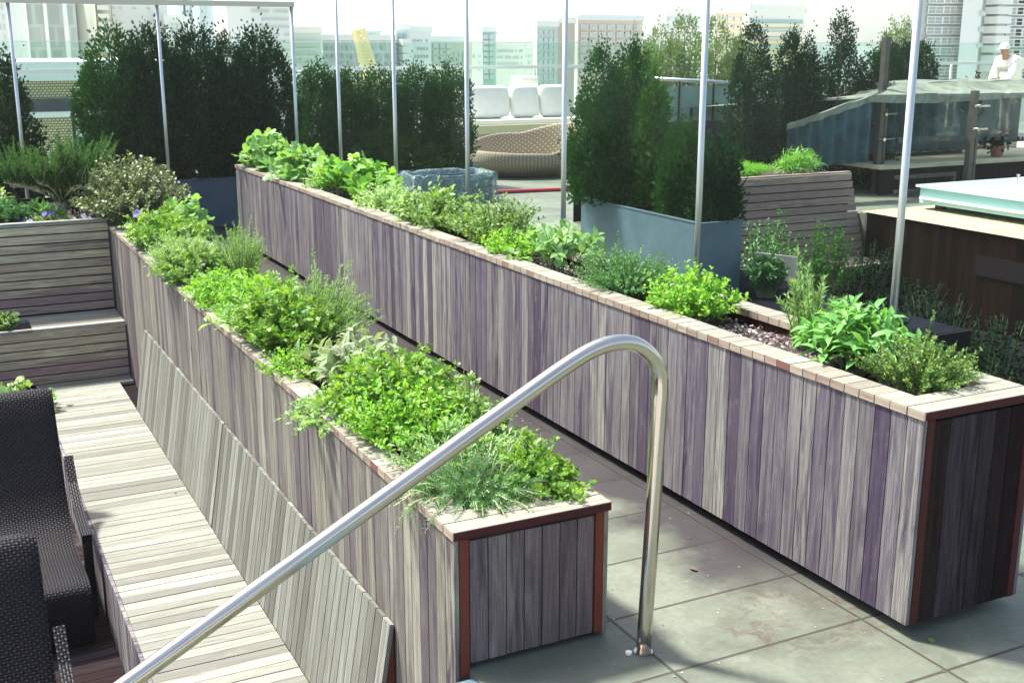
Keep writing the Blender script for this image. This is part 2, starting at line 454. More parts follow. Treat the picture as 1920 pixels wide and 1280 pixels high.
class MB:
    def __init__(s):
        s.v = []; s.f = []; s.uv = []; s.m = []

    def quad(s, pts, uvs, mi=0):
        i = len(s.v)
        s.v += [tuple(p) for p in pts]
        s.f.append(tuple(range(i, i + len(pts))))
        s.uv.append(uvs); s.m.append(mi)

    def bar(s, o, a, b, c, mi=0, me=None):
        """box from corner o spanned by vectors a (long), b, c; me = material index of the two end faces"""
        o, a, b, c = Vector(o), Vector(a), Vector(b), Vector(c)
        if a.cross(b).dot(c) < 0:
            o = o + c; c = -c
        la, lb, lc = a.length, b.length, c.length
        i = len(s.v)
        P = [o, o + a, o + a + b, o + b, o + c, o + a + c, o + a + b + c, o + b + c]
        s.v += [tuple(p) for p in P]
        me = mi if me is None else me
        fs = [((0, 3, 2, 1), ((0, 0), (0, lb), (la, lb), (la, 0)), mi), ((4, 5, 6, 7), ((0, 0), (la, 0), (la, lb), (0, lb)), mi),
              ((0, 1, 5, 4), ((0, 0), (la, 0), (la, lc), (0, lc)), mi), ((3, 7, 6, 2), ((0, 0), (0, lc), (la, lc), (la, 0)), mi),
              ((0, 4, 7, 3), ((0, 0), (0, lc), (.0 + lb, lc), (lb, 0)), me), ((1, 2, 6, 5), ((0, 0), (lb, 0), (lb, lc), (0, lc)), me)]
        for q, u, mm in fs:
            s.f.append(tuple(i + k for k in q)); s.uv.append(u); s.m.append(mm)

    def box(s, x0, x1, y0, y1, z0, z1, ax=None, mi=0, me=None):
        d = [x1 - x0, y1 - y0, z1 - z0]
        if ax is None:
            ax = max(range(3), key=lambda k: d[k])
        e = [Vector((d[0], 0, 0)), Vector((0, d[1], 0)), Vector((0, 0, d[2]))]
        s.bar((x0, y0, z0), e[ax], e[(ax + 1) % 3], e[(ax + 2) % 3], mi, me)

    def tube(s, path, r, n=8, mi=0, cap=True):
        path = [Vector(p) for p in path]
        rs = r if isinstance(r, (list, tuple)) else [r] * len(path)
        base = len(s.v)
        prev = None
        dist = 0
        ds = []
        for k, p in enumerate(path):
            t = (path[min(k + 1, len(path) - 1)] - path[max(k - 1, 0)]).normalized()
            if prev is None:
                u = t.orthogonal().normalized()
            else:
                u = (prev - t * prev.dot(t)).normalized()
            prev = u
            v = t.cross(u)
            if k:
                dist += (p - path[k - 1]).length
            ds.append(dist)
            for j in range(n):
                a = 2 * math.pi * j / n
                s.v.append(tuple(p + (u * math.cos(a) + v * math.sin(a)) * rs[k]))
        for k in range(len(path) - 1):
            for j in range(n):
                a, b = base + k * n + j, base + k * n + (j + 1) % n
                s.f.append((a, b, b + n, a + n))
                c0, c1 = j / n * 2 * math.pi * rs[k], (j + 1) / n * 2 * math.pi * rs[k]
                s.uv.append(((ds[k], c0), (ds[k], c1), (ds[k + 1], c1), (ds[k + 1], c0))); s.m.append(mi)
        if cap:
            s.f.append(tuple(base + j for j in reversed(range(n)))); s.uv.append(tuple((0, 0) for _ in range(n))); s.m.append(mi)
            e = base + (len(path) - 1) * n
            s.f.append(tuple(e + j for j in range(n))); s.uv.append(tuple((0, 0) for _ in range(n))); s.m.append(mi)

    def grid(s, fn, nu, nv, mi=0, su=1, sv=1):
        """surface fn(u,v) in 0..1, uv scaled to su, sv metres"""
        b = len(s.v)
        for i in range(nu + 1):
            for j in range(nv + 1):
                s.v.append(tuple(fn(i / nu, j / nv)))
        for i in range(nu):
            for j in range(nv):
                a = b + i * (nv + 1) + j
                s.f.append((a, a + nv + 1, a + nv + 2, a + 1))
                s.uv.append(((i / nu * su, j / nv * sv), ((i + 1) / nu * su, j / nv * sv), ((i + 1) / nu * su, (j + 1) / nv * sv), (i / nu * su, (j + 1) / nv * sv)))
                s.m.append(mi)

    def build(s, name, mats, parent=None, smooth=False, org=None):
        me = bpy.data.meshes.new(name)
        if org is not None:
            o_ = Vector(org)
            vv = [tuple(Vector(p) - o_) for p in s.v]
        else:
            vv = s.v
        me.from_pydata(vv, [], s.f)
        uvl = me.uv_layers.new(name='UVMap')
        flat = [c for u in s.uv for q in u for c in q]
        uvl.data.foreach_set('uv', flat)
        for m in (mats if isinstance(mats, (list, tuple)) else [mats]):
            me.materials.append(m)
        me.polygons.foreach_set('material_index', s.m)
        if smooth:
            me.polygons.foreach_set('use_smooth', [True] * len(s.f))
        me.update()
        o = bpy.data.objects.new(name, me)
        col.objects.link(o)
        if parent:
            o.parent = parent
        elif org is not None:
            o.location = org
        return o


def tag(o, label=None, cat=None, group=None, kind=None):
    if label: o['label'] = label
    if cat: o['category'] = cat
    if group: o['group'] = group
    if kind: o['kind'] = kind
    return o


def thing(name, label, cat, loc=(0, 0, 0), group=None):
    o = bpy.data.objects.new(name, None)
    o.empty_display_size = .1
    o.location = loc
    col.objects.link(o)
    return tag(o, label, cat, group)


def dup(root, loc=None, label=None, group=None, rotz=None, scale=None):
    r = root.copy(); col.objects.link(r)
    if loc is not None: r.location = loc
    if rotz is not None: r.rotation_euler = (0, 0, rotz)
    if scale is not None: r.scale = scale
    if label: r['label'] = label
    if group: r['group'] = group
    for ch in list(root.children):
        c = ch.copy(); col.objects.link(c); c.parent = r
        for g in list(ch.children):
            d = g.copy(); col.objects.link(d); d.parent = c
    return r


GA, GB = 'herbs in the low planter', 'herbs in the tall planter'
# ------------------------------------------------------------------ leaves
TM = {}


def tmpl(name, v, f):
    TM[name] = (np.array(v, float), f)


tmpl('ovate', [(0, 0, 0), (.3, .3, .06), (.65, .27, .05), (1, 0, -.12), (.65, -.27, .05), (.3, -.3, .06), (.4, 0, -.01), (.7, 0, -.03)],
     [(0, 6, 1), (1, 6, 7, 2), (2, 7, 3), (0, 5, 6), (5, 4, 7, 6), (4, 3, 7)])
tmpl('lance', [(0, 0, 0), (.3, .13, .05), (.65, .14, .02), (1, 0, -.22), (.65, -.14, .02), (.3, -.13, .05), (.35, 0, 0), (.7, 0, -.04)],
     [(0, 6, 1), (1, 6, 7, 2), (2, 7, 3), (0, 5, 6), (5, 4, 7, 6), (4, 3, 7)])
tmpl('needle_wide', [(0, 0, 0), (.45, .13, .03), (1, 0, 0), (.45, -.13, .03)], [(0, 3, 2, 1)])
tmpl('needle', [(0, 0, 0), (.4, .08, .02), (1, 0, 0), (.4, -.08, .02)], [(0, 3, 2, 1)])
tmpl('tiny', [(0, 0, 0), (.5, .32, .05), (1, 0, 0), (.5, -.32, .05)], [(0, 3, 2, 1)])
_t = [(0, 0, 0)]
_f = []
for k, (a, l, wd) in enumerate(((0, 1, .17), (.75, .8, .15), (-.75, .8, .15))):
    d = np.array([math.cos(a), math.sin(a)]); p = np.array([-d[1], d[0]])
    b0 = len(_t)
    for (q, s_) in ((.5, 1), (.8, 1.25), (1, .3), (1, -.3), (.8, -1.25), (.5, -1)):
        xy = d * l * q + p * wd * s_
        _t.append((xy[0], xy[1], .06 * math.sin(q * 5 + k)))
    _f += [(0, b0 + 5, b0), (b0, b0 + 5, b0 + 4, b0 + 1), (b0 + 1, b0 + 4, b0 + 3, b0 + 2)]
tmpl('parsley', _t, _f)
_t = [(.15, 0, 0)]
angs = np.linspace(-2.75, 2.75, 21)
rr = [.35, .5, .62, .52, .6, .74, .82, .6, .78, .95, 1.0, .95, .78, .6, .82, .74, .6, .52, .62, .5, .35]
for a, r_ in zip(angs, rr):
    _t.append((.15 + .85 * r_ * math.cos(a), .85 * r_ * math.sin(a) * .95, .07 * math.cos(3 * a) - .12 * r_ * r_))
tmpl('palm', _t, [(0, i, i + 1) for i in range(1, 21)])
_t = []
_f = []
for k in range(7):
    u = k / 6
    side = 1 if k % 2 else -1
    if k == 6:
        side = 0
    x0 = u * .6
    L_ = .42 * (1 - .35 * u)
    d = np.array([.8, .62 * side]); d /= np.linalg.norm(d)
    p = np.array([-d[1], d[0]])
    b0 = len(_t)
    for q, s_ in ((0, 0), (.55, .13), (1, 0), (.55, -.13)):
        xy = np.array([x0, 0]) + d * L_ * q + p * s_ * .9
        _t.append((xy[0], xy[1], .05 * math.sin(k * 2.1) * q))
    _f.append((b0, b0 + 3, b0 + 2, b0 + 1))
tmpl('spray', _t, _f)
tmpl('blade', [(0, .03, 0), (.5, .035, .12), (1, 0, -.1), (.5, -.035, .12), (0, -.03, 0)], [(0, 4, 3, 1), (1, 3, 2)])
tmpl('petal', [(0, 0, 0), (.35, .35, .05), (.8, .4, 0), (1, 0, -.05), (.8, -.4, 0), (.35, -.35, .05)], [(0, 5, 1), (1, 5, 4, 2), (2, 4, 3)])


def norm(a):
    return a / np.maximum(1e-9, np.linalg.norm(a, axis=-1, keepdims=True))


def scatter(name, kind, P, D, U, S, m, parent):
    T, Fs = TM[kind]
    X = norm(D)
    Yv = norm(np.cross(U, X))
    Z = np.cross(X, Yv)
    V = P[:, None, :] + S[:, None, None] * (T[None, :, 0, None] * X[:, None, :] + T[None, :, 1, None] * Yv[:, None, :] + T[None, :, 2, None] * Z[:, None, :])
    n, k = len(P), len(T)
    V = V.reshape(-1, 3)
    tot = np.array([len(f) for f in Fs])
    loops = np.concatenate([np.array(f) for f in Fs])
    allv = (loops[None, :] + (np.arange(n) * k)[:, None]).reshape(-1)
    tots = np.tile(tot, n)
    starts = np.concatenate([[0], np.cumsum(tots)[:-1]])
    me = bpy.data.meshes.new(name)
    me.vertices.add(len(V)); me.vertices.foreach_set('co', V.astype(np.float32).ravel())
    me.loops.add(len(allv)); me.loops.foreach_set('vertex_index', allv.astype(np.int32))
    me.polygons.add(len(tots)); me.polygons.foreach_set('loop_start', starts.astype(np.int32))
    me.update(calc_edges=True)
    me.validate()
    me.materials.append(m)
    o = bpy.data.objects.new(name, me)
    col.objects.link(o)
    o.parent = parent
    return o


def herb(name, label, cat, x, y, z, rx, ry, h, kind, nst, lps, size, m, group=None, base=.45, tmin=.25, out=1.0, upw=.3, droop=.0, twig='twig', sr=.0022, lean=(0, 0), trail=0, dome=.55, taper=.4, seed=0, roll=.5, extra=None):
    g = np.random.default_rng(1000 + seed)
    if group in (GA, GB):
        rx, ry, h, nst = rx * 1.08, ry * 1.12, h * 1.02, int(nst * 1.25)
    t = thing(name, label, cat, (x, y, z), group)
    a = g.uniform(0, 2 * np.pi, nst)
    r = np.sqrt(g.uniform(0, 1, nst))
    B = np.stack([r * np.cos(a) * rx * base, r * np.sin(a) * ry * base, np.zeros(nst) - .01], 1)
    E = np.stack([r * np.cos(a) * rx + lean[0] + g.normal(0, .02, nst), r * np.sin(a) * ry + lean[1] + g.normal(0, .02, nst), h * (1 - dome * r * r) * g.uniform(.7, 1.08, nst)], 1)
    if group in (GA, GB):
        E[:, 2] *= np.where(g.uniform(0, 1, nst) < .1, g.uniform(1.15, 1.5, nst), 1)
    C = (B + E) / 2
    C[:, 2] = E[:, 2] * .75
    C[:, :2] = B[:, :2] + (E[:, :2] - B[:, :2]) * .3
    if trail:
        E[:, 2] -= trail * r
        C[:, 2] = h * .6
    mb = MB()
    Ps, Ds, Us, Ss = [], [], [], []
    for i in range(nst):
        ts = np.linspace(0, 1, 6)[:, None]
        path = (1 - ts) ** 2 * B[i] + 2 * ts * (1 - ts) * C[i] + ts ** 2 * E[i]
        mb.tube(path, [sr * (1.25 - .7 * q) for q in np.linspace(0, 1, 6)], 3, cap=False)
        nl = max(2, int(lps * g.uniform(.8, 1.2)))
        tt = np.linspace(tmin, 1, nl) + g.normal(0, .02, nl)
        tt = np.clip(tt, 0, 1)[:, None]
        p = (1 - tt) ** 2 * B[i] + 2 * tt * (1 - tt) * C[i] + tt ** 2 * E[i]
        tg = norm(2 * (1 - tt) * (C[i] - B[i]) + 2 * tt * (E[i] - C[i]))
        ang = np.arange(nl) * 2.4 + g.uniform(0, 6) + g.normal(0, .3, nl)
        q = norm(np.cross(tg, np.array([.31, .2, .93]) + g.normal(0, .05, 3)))
        q2 = np.cross(tg, q)
        side = q * np.cos(ang)[:, None] + q2 * np.sin(ang)[:, None]
        d = side * out + tg * upw * 2 + np.array([0, 0, upw - droop]) + g.normal(0, .15, (nl, 3))
        Ps.append(p); Ds.append(d)
        Us.append(np.array([0, 0, 1.]) + tg * .3 + g.normal(0, roll, (nl, 3)))
        Ss.append(size * g.uniform(.65, 1.2, nl) * (1 - taper * tt[:, 0] ** 2))
    mb.build('stem', M[twig], t)
    scatter('foliage', kind, np.concatenate(Ps), np.concatenate(Ds), np.concatenate(Us), np.concatenate(Ss), m if not isinstance(m, str) else M[m], t)
    if extra:
        extra(t, E, g)
    return t


def branchy(name, label, cat, x, y, z, rx, ry, h, limbs, twigs, m, seed, size=.04):
    """open shrub: crooked limbs from one base, upright twigs set with short needles"""
    g = np.random.default_rng(seed)
    t = thing(name, label, cat, (x, y, z))
    mb = MB()
    Ps, Ds, Us, Ss = [], [], [], []
    for i in range(limbs):
        a = i / limbs * 6.283 + g.uniform(-.3, .3)
        rr = .35 + .65 * math.sqrt(g.uniform())
        end = Vector((math.cos(a) * rx * rr, math.sin(a) * ry * rr, h * (.74 - .36 * rr) * g.uniform(.8, 1.15)))
        k1 = Vector((math.cos(a) * .05 + g.normal(0, .03), math.sin(a) * .05, h * .22))
        k2 = end * .55 + Vector((g.normal(0, .05), g.normal(0, .05), h * .12))
        pts = [Vector((g.normal(0, .02), g.normal(0, .02), -.02)), k1, k2, end]
        mb.tube(pts, [.014, .011, .008, .004], 6)
        for j in range(twigs):
            q = g.uniform(.22, 1)
            seg = min(2, int(q * 3)); f_ = q * 3 - seg
            p = pts[seg].lerp(pts[seg + 1], f_)
            out = Vector((math.cos(a), math.sin(a), 0)) * g.uniform(-.1, .7) + Vector((g.normal(0, .25), g.normal(0, .25), 1))
            l_ = h * g.uniform(.16, .46)
            e = p + out.normalized() * l_
            c = p.lerp(e, .5) + Vector((g.normal(0, .02), g.normal(0, .02), 0))
            mb.tube([p, c, e], [.003, .002, .001], 3, cap=False)
            n = int(l_ / .0036)
            tt = g.uniform(.08, 1, n)[:, None]
            P = (1 - tt) ** 2 * np.array(p) + 2 * tt * (1 - tt) * np.array(c) + tt ** 2 * np.array(e)
            an = g.uniform(0, 6.283, n)
            D = np.stack([np.cos(an), np.sin(an), g.uniform(.3, 1.1, n)], 1) + np.array(out.normalized()) * .3
            Ps.append(P); Ds.append(D); Us.append(g.normal(0, .5, (n, 3)) + [0, 0, 1]); Ss.append(size * g.uniform(.6, 1.15, n) * (1.05 - .5 * tt[:, 0]))
    mb.build('stem', M['twig_pale'], t)
    scatter('foliage', 'needle_wide', np.concatenate(Ps), np.concatenate(Ds), np.concatenate(Us), np.concatenate(Ss), M[m], t)
    return t


def flowers(mname, n, size, part='flower'):
    def fn(t, E, g):
        idx = g.choice(len(E), min(n, len(E)), replace=False)
        for i in idx:
            P, D, U, S = [], [], [], []
            ax = norm(np.array([g.normal(0, .3) - .3, -.7 + g.normal(0, .3), .7]))
            q = norm(np.cross(ax, [0.2, .1, 1])); q2 = np.cross(ax, q)
            for k in range(5):
                an = k * 1.2566
                P.append(E[i] + np.array([0, 0, .015])); D.append(q * math.cos(an) + q2 * math.sin(an) + ax * .15); U.append(ax); S.append(size * g.uniform(.85, 1.1))
            scatter(part, 'petal', np.array(P), np.array(D), np.array(U), np.array(S), M[mname], t)
    return fn


def evergreen(name, label, x, y, z, tops, R, n, m, group, size=.12, seed=0, cat='tree', lowcut=.03, full=.5, trunk=.03):
    """columnar conifer: crown of small flat sprays on several leaders, tapered trunk and limbs"""
    g = np.random.default_rng(5000 + seed)
    size, n = size * .62, int(n * 2.6)
    t = thing(name, label, cat, (x, y, z), group)
    Ps, Ds, Us, Ss = [], [], [], []
    mb = MB()
    for (dx, dy, H, rr_) in tops:
        k = int(n * H * rr_ / sum(q[2] * q[3] for q in tops))
        # foliage hangs in tufts of their own size and bearing, with gaps between them
        K = max(20, k // 30)
        cu = g.uniform(lowcut, 1, K) ** .95
        ca_ = g.uniform(0, 2 * np.pi, K)
        prof = (1 - cu ** (3.0 if full >= .9 else 2.6)) ** (.5 if full >= .9 else .6) * (full + (1 - full) * np.minimum(1, cu * 3.5)) + .03
        lump = 1 + .16 * np.sin(ca_ * 3 + cu * 9 + dx * 9) * np.cos(cu * 23 + ca_ * 2)
        crr = R * rr_ * prof * lump * np.where(g.uniform(0, 1, K) < .25, g.uniform(.15, .75, K), g.uniform(.80, 1.06, K))
        ct_ = np.stack([dx * np.minimum(1, cu * 1.6) + crr * np.cos(ca_), dy * np.minimum(1, cu * 1.6) + crr * np.sin(ca_), cu * H * g.uniform(.97, 1.0, K)], 1)
        w_ = g.integers(0, K, k)
        sg = (.026 + .030 * g.uniform(0, 1, K)) * (size / .08) ** .5
        off = g.normal(0, 1, (k, 3)) * sg[w_][:, None] * np.array([1, 1, 2.3])
        P = ct_[w_] + off
        P[:, 2] = np.maximum(P[:, 2], .02)
        a = ca_[w_]; u = cu[w_]
        o = np.stack([np.cos(a), np.sin(a), np.zeros(k)], 1)
        D = o * g.uniform(.1, .7, (k, 1)) + np.array([0, 0, 1.0]) * g.uniform(.6, 1.4, (k, 1)) + off / (sg[w_][:, None]) * .22 + g.normal(0, .2, (k, 3))
        U = np.stack([-np.sin(a), np.cos(a), np.zeros(k)], 1) + g.normal(0, .6, (k, 3))
        Ps.append(P); Ds.append(D); Us.append(U); Ss.append(size * g.uniform(.6, 1.25, k) * (1 - .35 * u))
        mb.tube([(0, 0, 0), (dx * .6, dy * .6, H * .35), (dx, dy, H * .65), (dx, dy, H * .93)], [trunk, trunk * .75, trunk * .45, trunk * .12], 6)
        for j in range(9):
            uu = .15 + .75 * j / 9
            an = j * 2.4
            rl = R * rr_ * .75 * (1 - uu ** 2.4) ** .65
            c = Vector((dx * min(1, uu * 1.6), dy * min(1, uu * 1.6), uu * H * .9))
            mb.tube([c, c + Vector((math.cos(an) * rl * .6, math.sin(an) * rl * .6, rl * .35)), c + Vector((math.cos(an) * rl, math.sin(an) * rl, rl * .9))], [trunk * .3, trunk * .2, trunk * .07], 4)
    mb.build('trunk', M['bark'], t)
    scatter('crown', 'spray', np.concatenate(Ps), np.concatenate(Ds), np.concatenate(Us), np.concatenate(Ss), M[m], t)
    return t


# ------------------------------------------------------------------ setting: ground and terraces
g_ = MB()
g_.box(-900, 900, -200, 1500, -31, -30)
tag(g_.build('city_ground', plain('city_ground', (.35, .35, .33), .9, var=.2, scale=.05)), kind='structure')

fl = MB()
PX0, PX1 = 8.2, 12.72
fl.box(1.76, 5.3, -6, 27.3, -1.6, 0)
fl.box(5.3, PX0, 7.2, 27.3, -1.6, 0)
fl.box(5.3, PX0, -6, 2, -1.6, 0)
fl.box(PX0, PX1, 13.45, 27.3, -1.6, 0)
fl.box(PX0, PX1, -6, 2, -1.6, 0)
fl.box(PX1, 44, -6, 27.3, -1.6, 0)
fl.box(-40, 1.76, 13.0, 27.3, -1.6, 0)
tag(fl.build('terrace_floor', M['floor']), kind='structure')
pf = MB()
yy = 2.0
while yy < 13.2:
    pf.box(-6, 1.69, yy, yy + .087, -1.35, -1.3, 0)
    yy += .092
tag(pf.build('sunken_floor', M['wood_dark']), kind='structure')
pf = MB()
pf.box(5.31, 8.19, 7.21, 9.38, .001, .005); pf.box(7.42, 8.19, 9.38, 13.4, .001, .005); pf.box(5.31, 6.8, 9.38, 10.2, .001, .005)
tag(pf.build('path', floor_mat('shade_dark_paving', (.010, .011, .017), (.015, .016, .023), (0, 0, 0), mort=(.004, .004, .006), stains=False, dull=True)), kind='structure')  # dark sheet that paints shade onto the paving beyond the glass
pf = MB()
pf.box(5.0, PX1 + .3, 1.7, 13.7, -1.5, -1.3); pf.box(5.29, 8.21, 7.17, 7.199, -1.3, .004)  # black floor, and a sheet over the lit slab face, painted as shade
tag(pf.build('dark_floor', M['pit']), kind='structure')
# stairs going down beside the handrail, with a rounded stone nosing
st = thing('stone_stairs', 'stone steps with rounded edge going down beside the low planter', 'steps', (1.7, 3.0, 0))
for k in range(7):
    b = MB()
    x1 = 1.76 - .3 * k
    zt = -.0 - .17 * k - .004
    b.box(x1 - .32, x1 - .002, 1.2, 3.83, zt - .16, zt - .001)
    pth = [(x1 - .30, 1.21, zt - .03), (x1 - .30, 3.82, zt - .03)]
    b.tube(pth, .029, 10)
    b.build('step', M['zinc_light'] if k == 0 else M['floor'], st, org=(1.7, 3.0, 0))

# ------------------------------------------------------------------ plank planters


def planks(mb, x0, x1, y0, y1, z0, z1, along, pitch=.0925, gap=.005, mi=0, me=None, jit=.0015):
    """upright or flat boards side by side along 'x','y' or 'z' between two bounds"""
    lo, hi = {'x': (x0, x1), 'y': (y0, y1), 'z': (z0, z1)}[along]
    n = max(1, round((hi - lo) / pitch))
    p = (hi - lo) / n
    d = [x1 - x0, y1 - y0, z1 - z0]
    ai = 'xyz'.index(along)
    d2 = list(d); d2[ai] = -1
    ax = max(range(3), key=lambda k: d2[k])
    for k in range(n):
        a, b = lo + k * p + gap / 2, lo + (k + 1) * p - gap / 2
        q = [x0, x1, y0, y1, z0, z1]
        q[ai * 2], q[ai * 2 + 1] = a, b
        # a hair of unevenness in the thin direction
        th = min((i for i in range(3) if i != ai), key=lambda i: d[i])
        j = random.uniform(-jit, jit)
        q[th * 2] += j; q[th * 2 + 1] += j
        mb.box(*q, ax=ax, mi=mi, me=me)


def planter(name, label, X0, X1, Y0, Y1, ztop, zl, zr, zend, m_left, m_end, bed, red_end):
    """long box planter: boards on edge all round, rim of short cross boards, two long boards closing each end"""
    t = thing(name, label, 'planter', ((X0 + X1) / 2, Y0, 0))
    o = (((X0 + X1) / 2), Y0, 0)
    ct = .037
    zc = ztop - ct - .004
    b = MB(); planks(b, X0, X0 + .02, Y0 + .002, Y1, zl, zc, 'y', jit=.0012); b.build('side_cladding', M[m_left], t, org=o)
    b = MB(); planks(b, X1 - .02, X1, Y0 + .002, Y1, zr, zc, 'y'); b.build('side_cladding', M[m_left], t, org=o)
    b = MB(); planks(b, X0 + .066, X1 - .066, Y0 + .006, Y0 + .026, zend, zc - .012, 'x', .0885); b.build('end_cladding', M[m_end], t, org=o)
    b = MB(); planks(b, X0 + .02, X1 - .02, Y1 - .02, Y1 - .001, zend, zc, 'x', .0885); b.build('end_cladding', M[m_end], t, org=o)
    for xa, xb in ((X0 + .0225, X0 + .062), (X1 - .062, X1 - .0225)):
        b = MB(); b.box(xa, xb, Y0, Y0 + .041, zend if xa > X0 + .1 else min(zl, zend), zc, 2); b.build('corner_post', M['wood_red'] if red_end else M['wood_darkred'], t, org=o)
    b = MB(); b.box(X0 + .024, X1 - .024, Y0 + .05, Y1 - .03, min(zl, zr) + .03, ztop - .16, mi=0); b.build('liner', M['liner'], t, org=o)
    b = MB()
    for xa, xb in ((X0 + .11, X0 + .13), (X1 - .13, X1 - .11)):
        b.box(xa, xb, Y0 + .1, Y1 - .1, ztop - .2, zc, 1)
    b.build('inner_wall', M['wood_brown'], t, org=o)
    if zr > .03:
        b = MB(); b.box(X0 + .12, X1 - .1, Y0 + .1, Y1 - .1, .002, zr + .04, 1); b.build('plinth', M['liner'], t, org=o)
    # rim: cross boards along both long sides
    cb = MB()
    wd = .135
    n = round((Y1 - Y0 - .19 - .095) / .0925)
    p = (Y1 - Y0 - .19 - .095) / n
    for k in range(n):
        ya, yb = Y0 + .19 + k * p + .002, Y0 + .19 + (k + 1) * p - .004
        dz = random.uniform(-.0012, .0012)
        cb.box(X0 - .008, X0 + wd, ya, yb, ztop - ct + dz, ztop + dz, 0, 0, 1)
        cb.box(X1 - wd, X1 + .008, ya, yb, ztop - ct - dz, ztop - dz, 0, 0, 1)
    cb.box(X0 - .008, X1 + .008, Y1 - .092, Y1 + .004, ztop - ct, ztop, 0, 0, 1)
    cb.build('rim', [M['wood_cap'], M['wood_end']], t, org=o)
    # two long boards closing the near end, the outer one with a red weathered front edge
    for k in range(2):
        eb = MB()
        y0_ = Y0 - .004 + k * .100
        eb.box(X0 - .008, X1 + .008, y0_, y0_ + .092, ztop - ct, ztop, 0, 0, 1)
        if k == 0:
            eb.box(X0 - .006, X1 + .006, y0_ - .004, y0_ - .0005, ztop - ct + .001, ztop - .002, 0, 2, 1)
        eb.build('end_board', [M['wood_cap'], M['wood_end'], M['wood_darkred']], t, org=o)
    return t


planter('low_planter', 'long low plank planter filled with herbs, beside the bench', 1.70, 2.41, 3.88, 13.9, .618, -1.3, .012, .03, 'wood_grey', 'wood_endface', 0, True)
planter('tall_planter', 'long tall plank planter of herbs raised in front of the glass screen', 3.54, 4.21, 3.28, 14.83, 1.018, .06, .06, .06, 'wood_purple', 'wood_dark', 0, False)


def soil(name, label, X0, X1, Y0, Y1, z, seed):
    g = np.random.default_rng(seed)
    mb = MB()
    nx, ny = 6, int((Y1 - Y0) / .09)
    H = g.normal(0, .01, (nx + 1, ny + 1))
    mb.grid(lambda u, v: (X0 + (X1 - X0) * u, Y0 + (Y1 - Y0) * v, z + H[round(u * nx), round(v * ny)]), nx, ny)
    return tag(mb.build(name, M['soil'], smooth=True), label, kind='stuff')


soil('soil', 'dark soil in the low planter', 1.83, 2.28, 4.0, 13.8, .535, 1)
soil('soil', 'dark soil in the tall planter', 3.67, 4.08, 3.4, 14.7, .93, 2)
# gravel mulch: pale and purple-grey chips on the soil of the tall planter
M['chips'] = leafm('gravel_chips', [(.30, .26, .26), (.13, .09, .10), (.5, .46, .44), (.22, .16, .17), (.08, .05, .055)], 0, .8)
g = np.random.default_rng(3)
k = 3200
P = np.stack([g.uniform(3.68, 4.07, k), g.uniform(3.45, 7.6, k), .937 + g.uniform(0, .014, k)], 1)
par = thing('gravel', None, None); par['kind'] = 'stuff'; par['label'] = 'grey gravel chips over the soil of the tall planter'
scatter('chip_layer', 'tiny', P, g.normal(0, 1, (k, 3)) * [1, 1, .35], g.normal(0, .5, (k, 3)) + [0, 0, 1], g.uniform(.012, .03, k), M['chips'], par)

# ------------------------------------------------------------------ bench and stepped planter bed
bt = thing('wooden_bench', 'long slatted wooden bench with tilted backrest against the low planter', 'bench', (1.1, 4.2, -1.3))
O = (1.1, 4.2, -1.3)
ZS = -.845
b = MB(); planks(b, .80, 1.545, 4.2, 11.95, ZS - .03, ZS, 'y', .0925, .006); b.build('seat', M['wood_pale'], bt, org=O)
b = MB(); planks(b, .775, .797, 4.2, 11.95, -1.298, ZS + .002, 'y', .0925); b.build('front_panel', M['wood_purple'], bt, org=O)
b = MB(); b.box(.80, 1.69, 4.22, 11.9, -1.29, ZS - .035); b.build('base', M['liner'], bt, org=O)
BX, BT, TX, TT = 1.548, ZS + .001, 1.672, -.095      # foot and head of the tilted back
for ya, yb in ((4.56, 7.81), (7.83, 10.95)):
    b = MB()
    n = round((yb - ya) / .0925)
    p = (yb - ya) / n
    d = Vector((TX - BX, 0, TT - BT)); nn = Vector((d.z, 0, -d.x)).normalized()
    for k in range(n):
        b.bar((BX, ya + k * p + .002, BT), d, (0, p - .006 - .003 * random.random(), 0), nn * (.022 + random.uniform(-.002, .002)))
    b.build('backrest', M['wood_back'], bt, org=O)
b = MB()
b.quad([(1.575, 4.565, BT), (1.69, 4.565, BT), (1.69, 4.565, TT - .03)], [(0, 0), (.1, 0), (.1, .7)])
b.quad([(1.575, 4.60, BT), (1.69, 4.60, TT - .03), (1.69, 4.60, BT)], [(0, 0), (.1, .7), (.1, 0)])
b.quad([(1.575, 4.565, BT), (1.69, 4.565, TT - .03), (1.69, 4.60, TT - .03), (1.575, 4.60, BT)], [(0, 0), (.7, 0), (.7, .03), (0, .03)])
b.build('side_panel', M['wood_red'], bt, org=O)

sb = thing('stepped_planter', 'stepped bed of horizontal slats closing the far end of the bench', 'planter', (0, 12.9, -1.3))
O = (0, 12.9, -1.3)


def slats(mb, x0, x1, ytop, ybot, z0, z1, n, gap=.014, sx=0):
    h = (z1 - z0) / n
    for k in range(n):
        za, zb = z0 + k * h + gap / 2, z0 + (k + 1) * h - gap / 2
        ya = ybot + (ytop - ybot) * (k / n)
        mb.box(x0, x1 + sx * (n - 1 - k), ya, ya + .024, za, zb, 0)


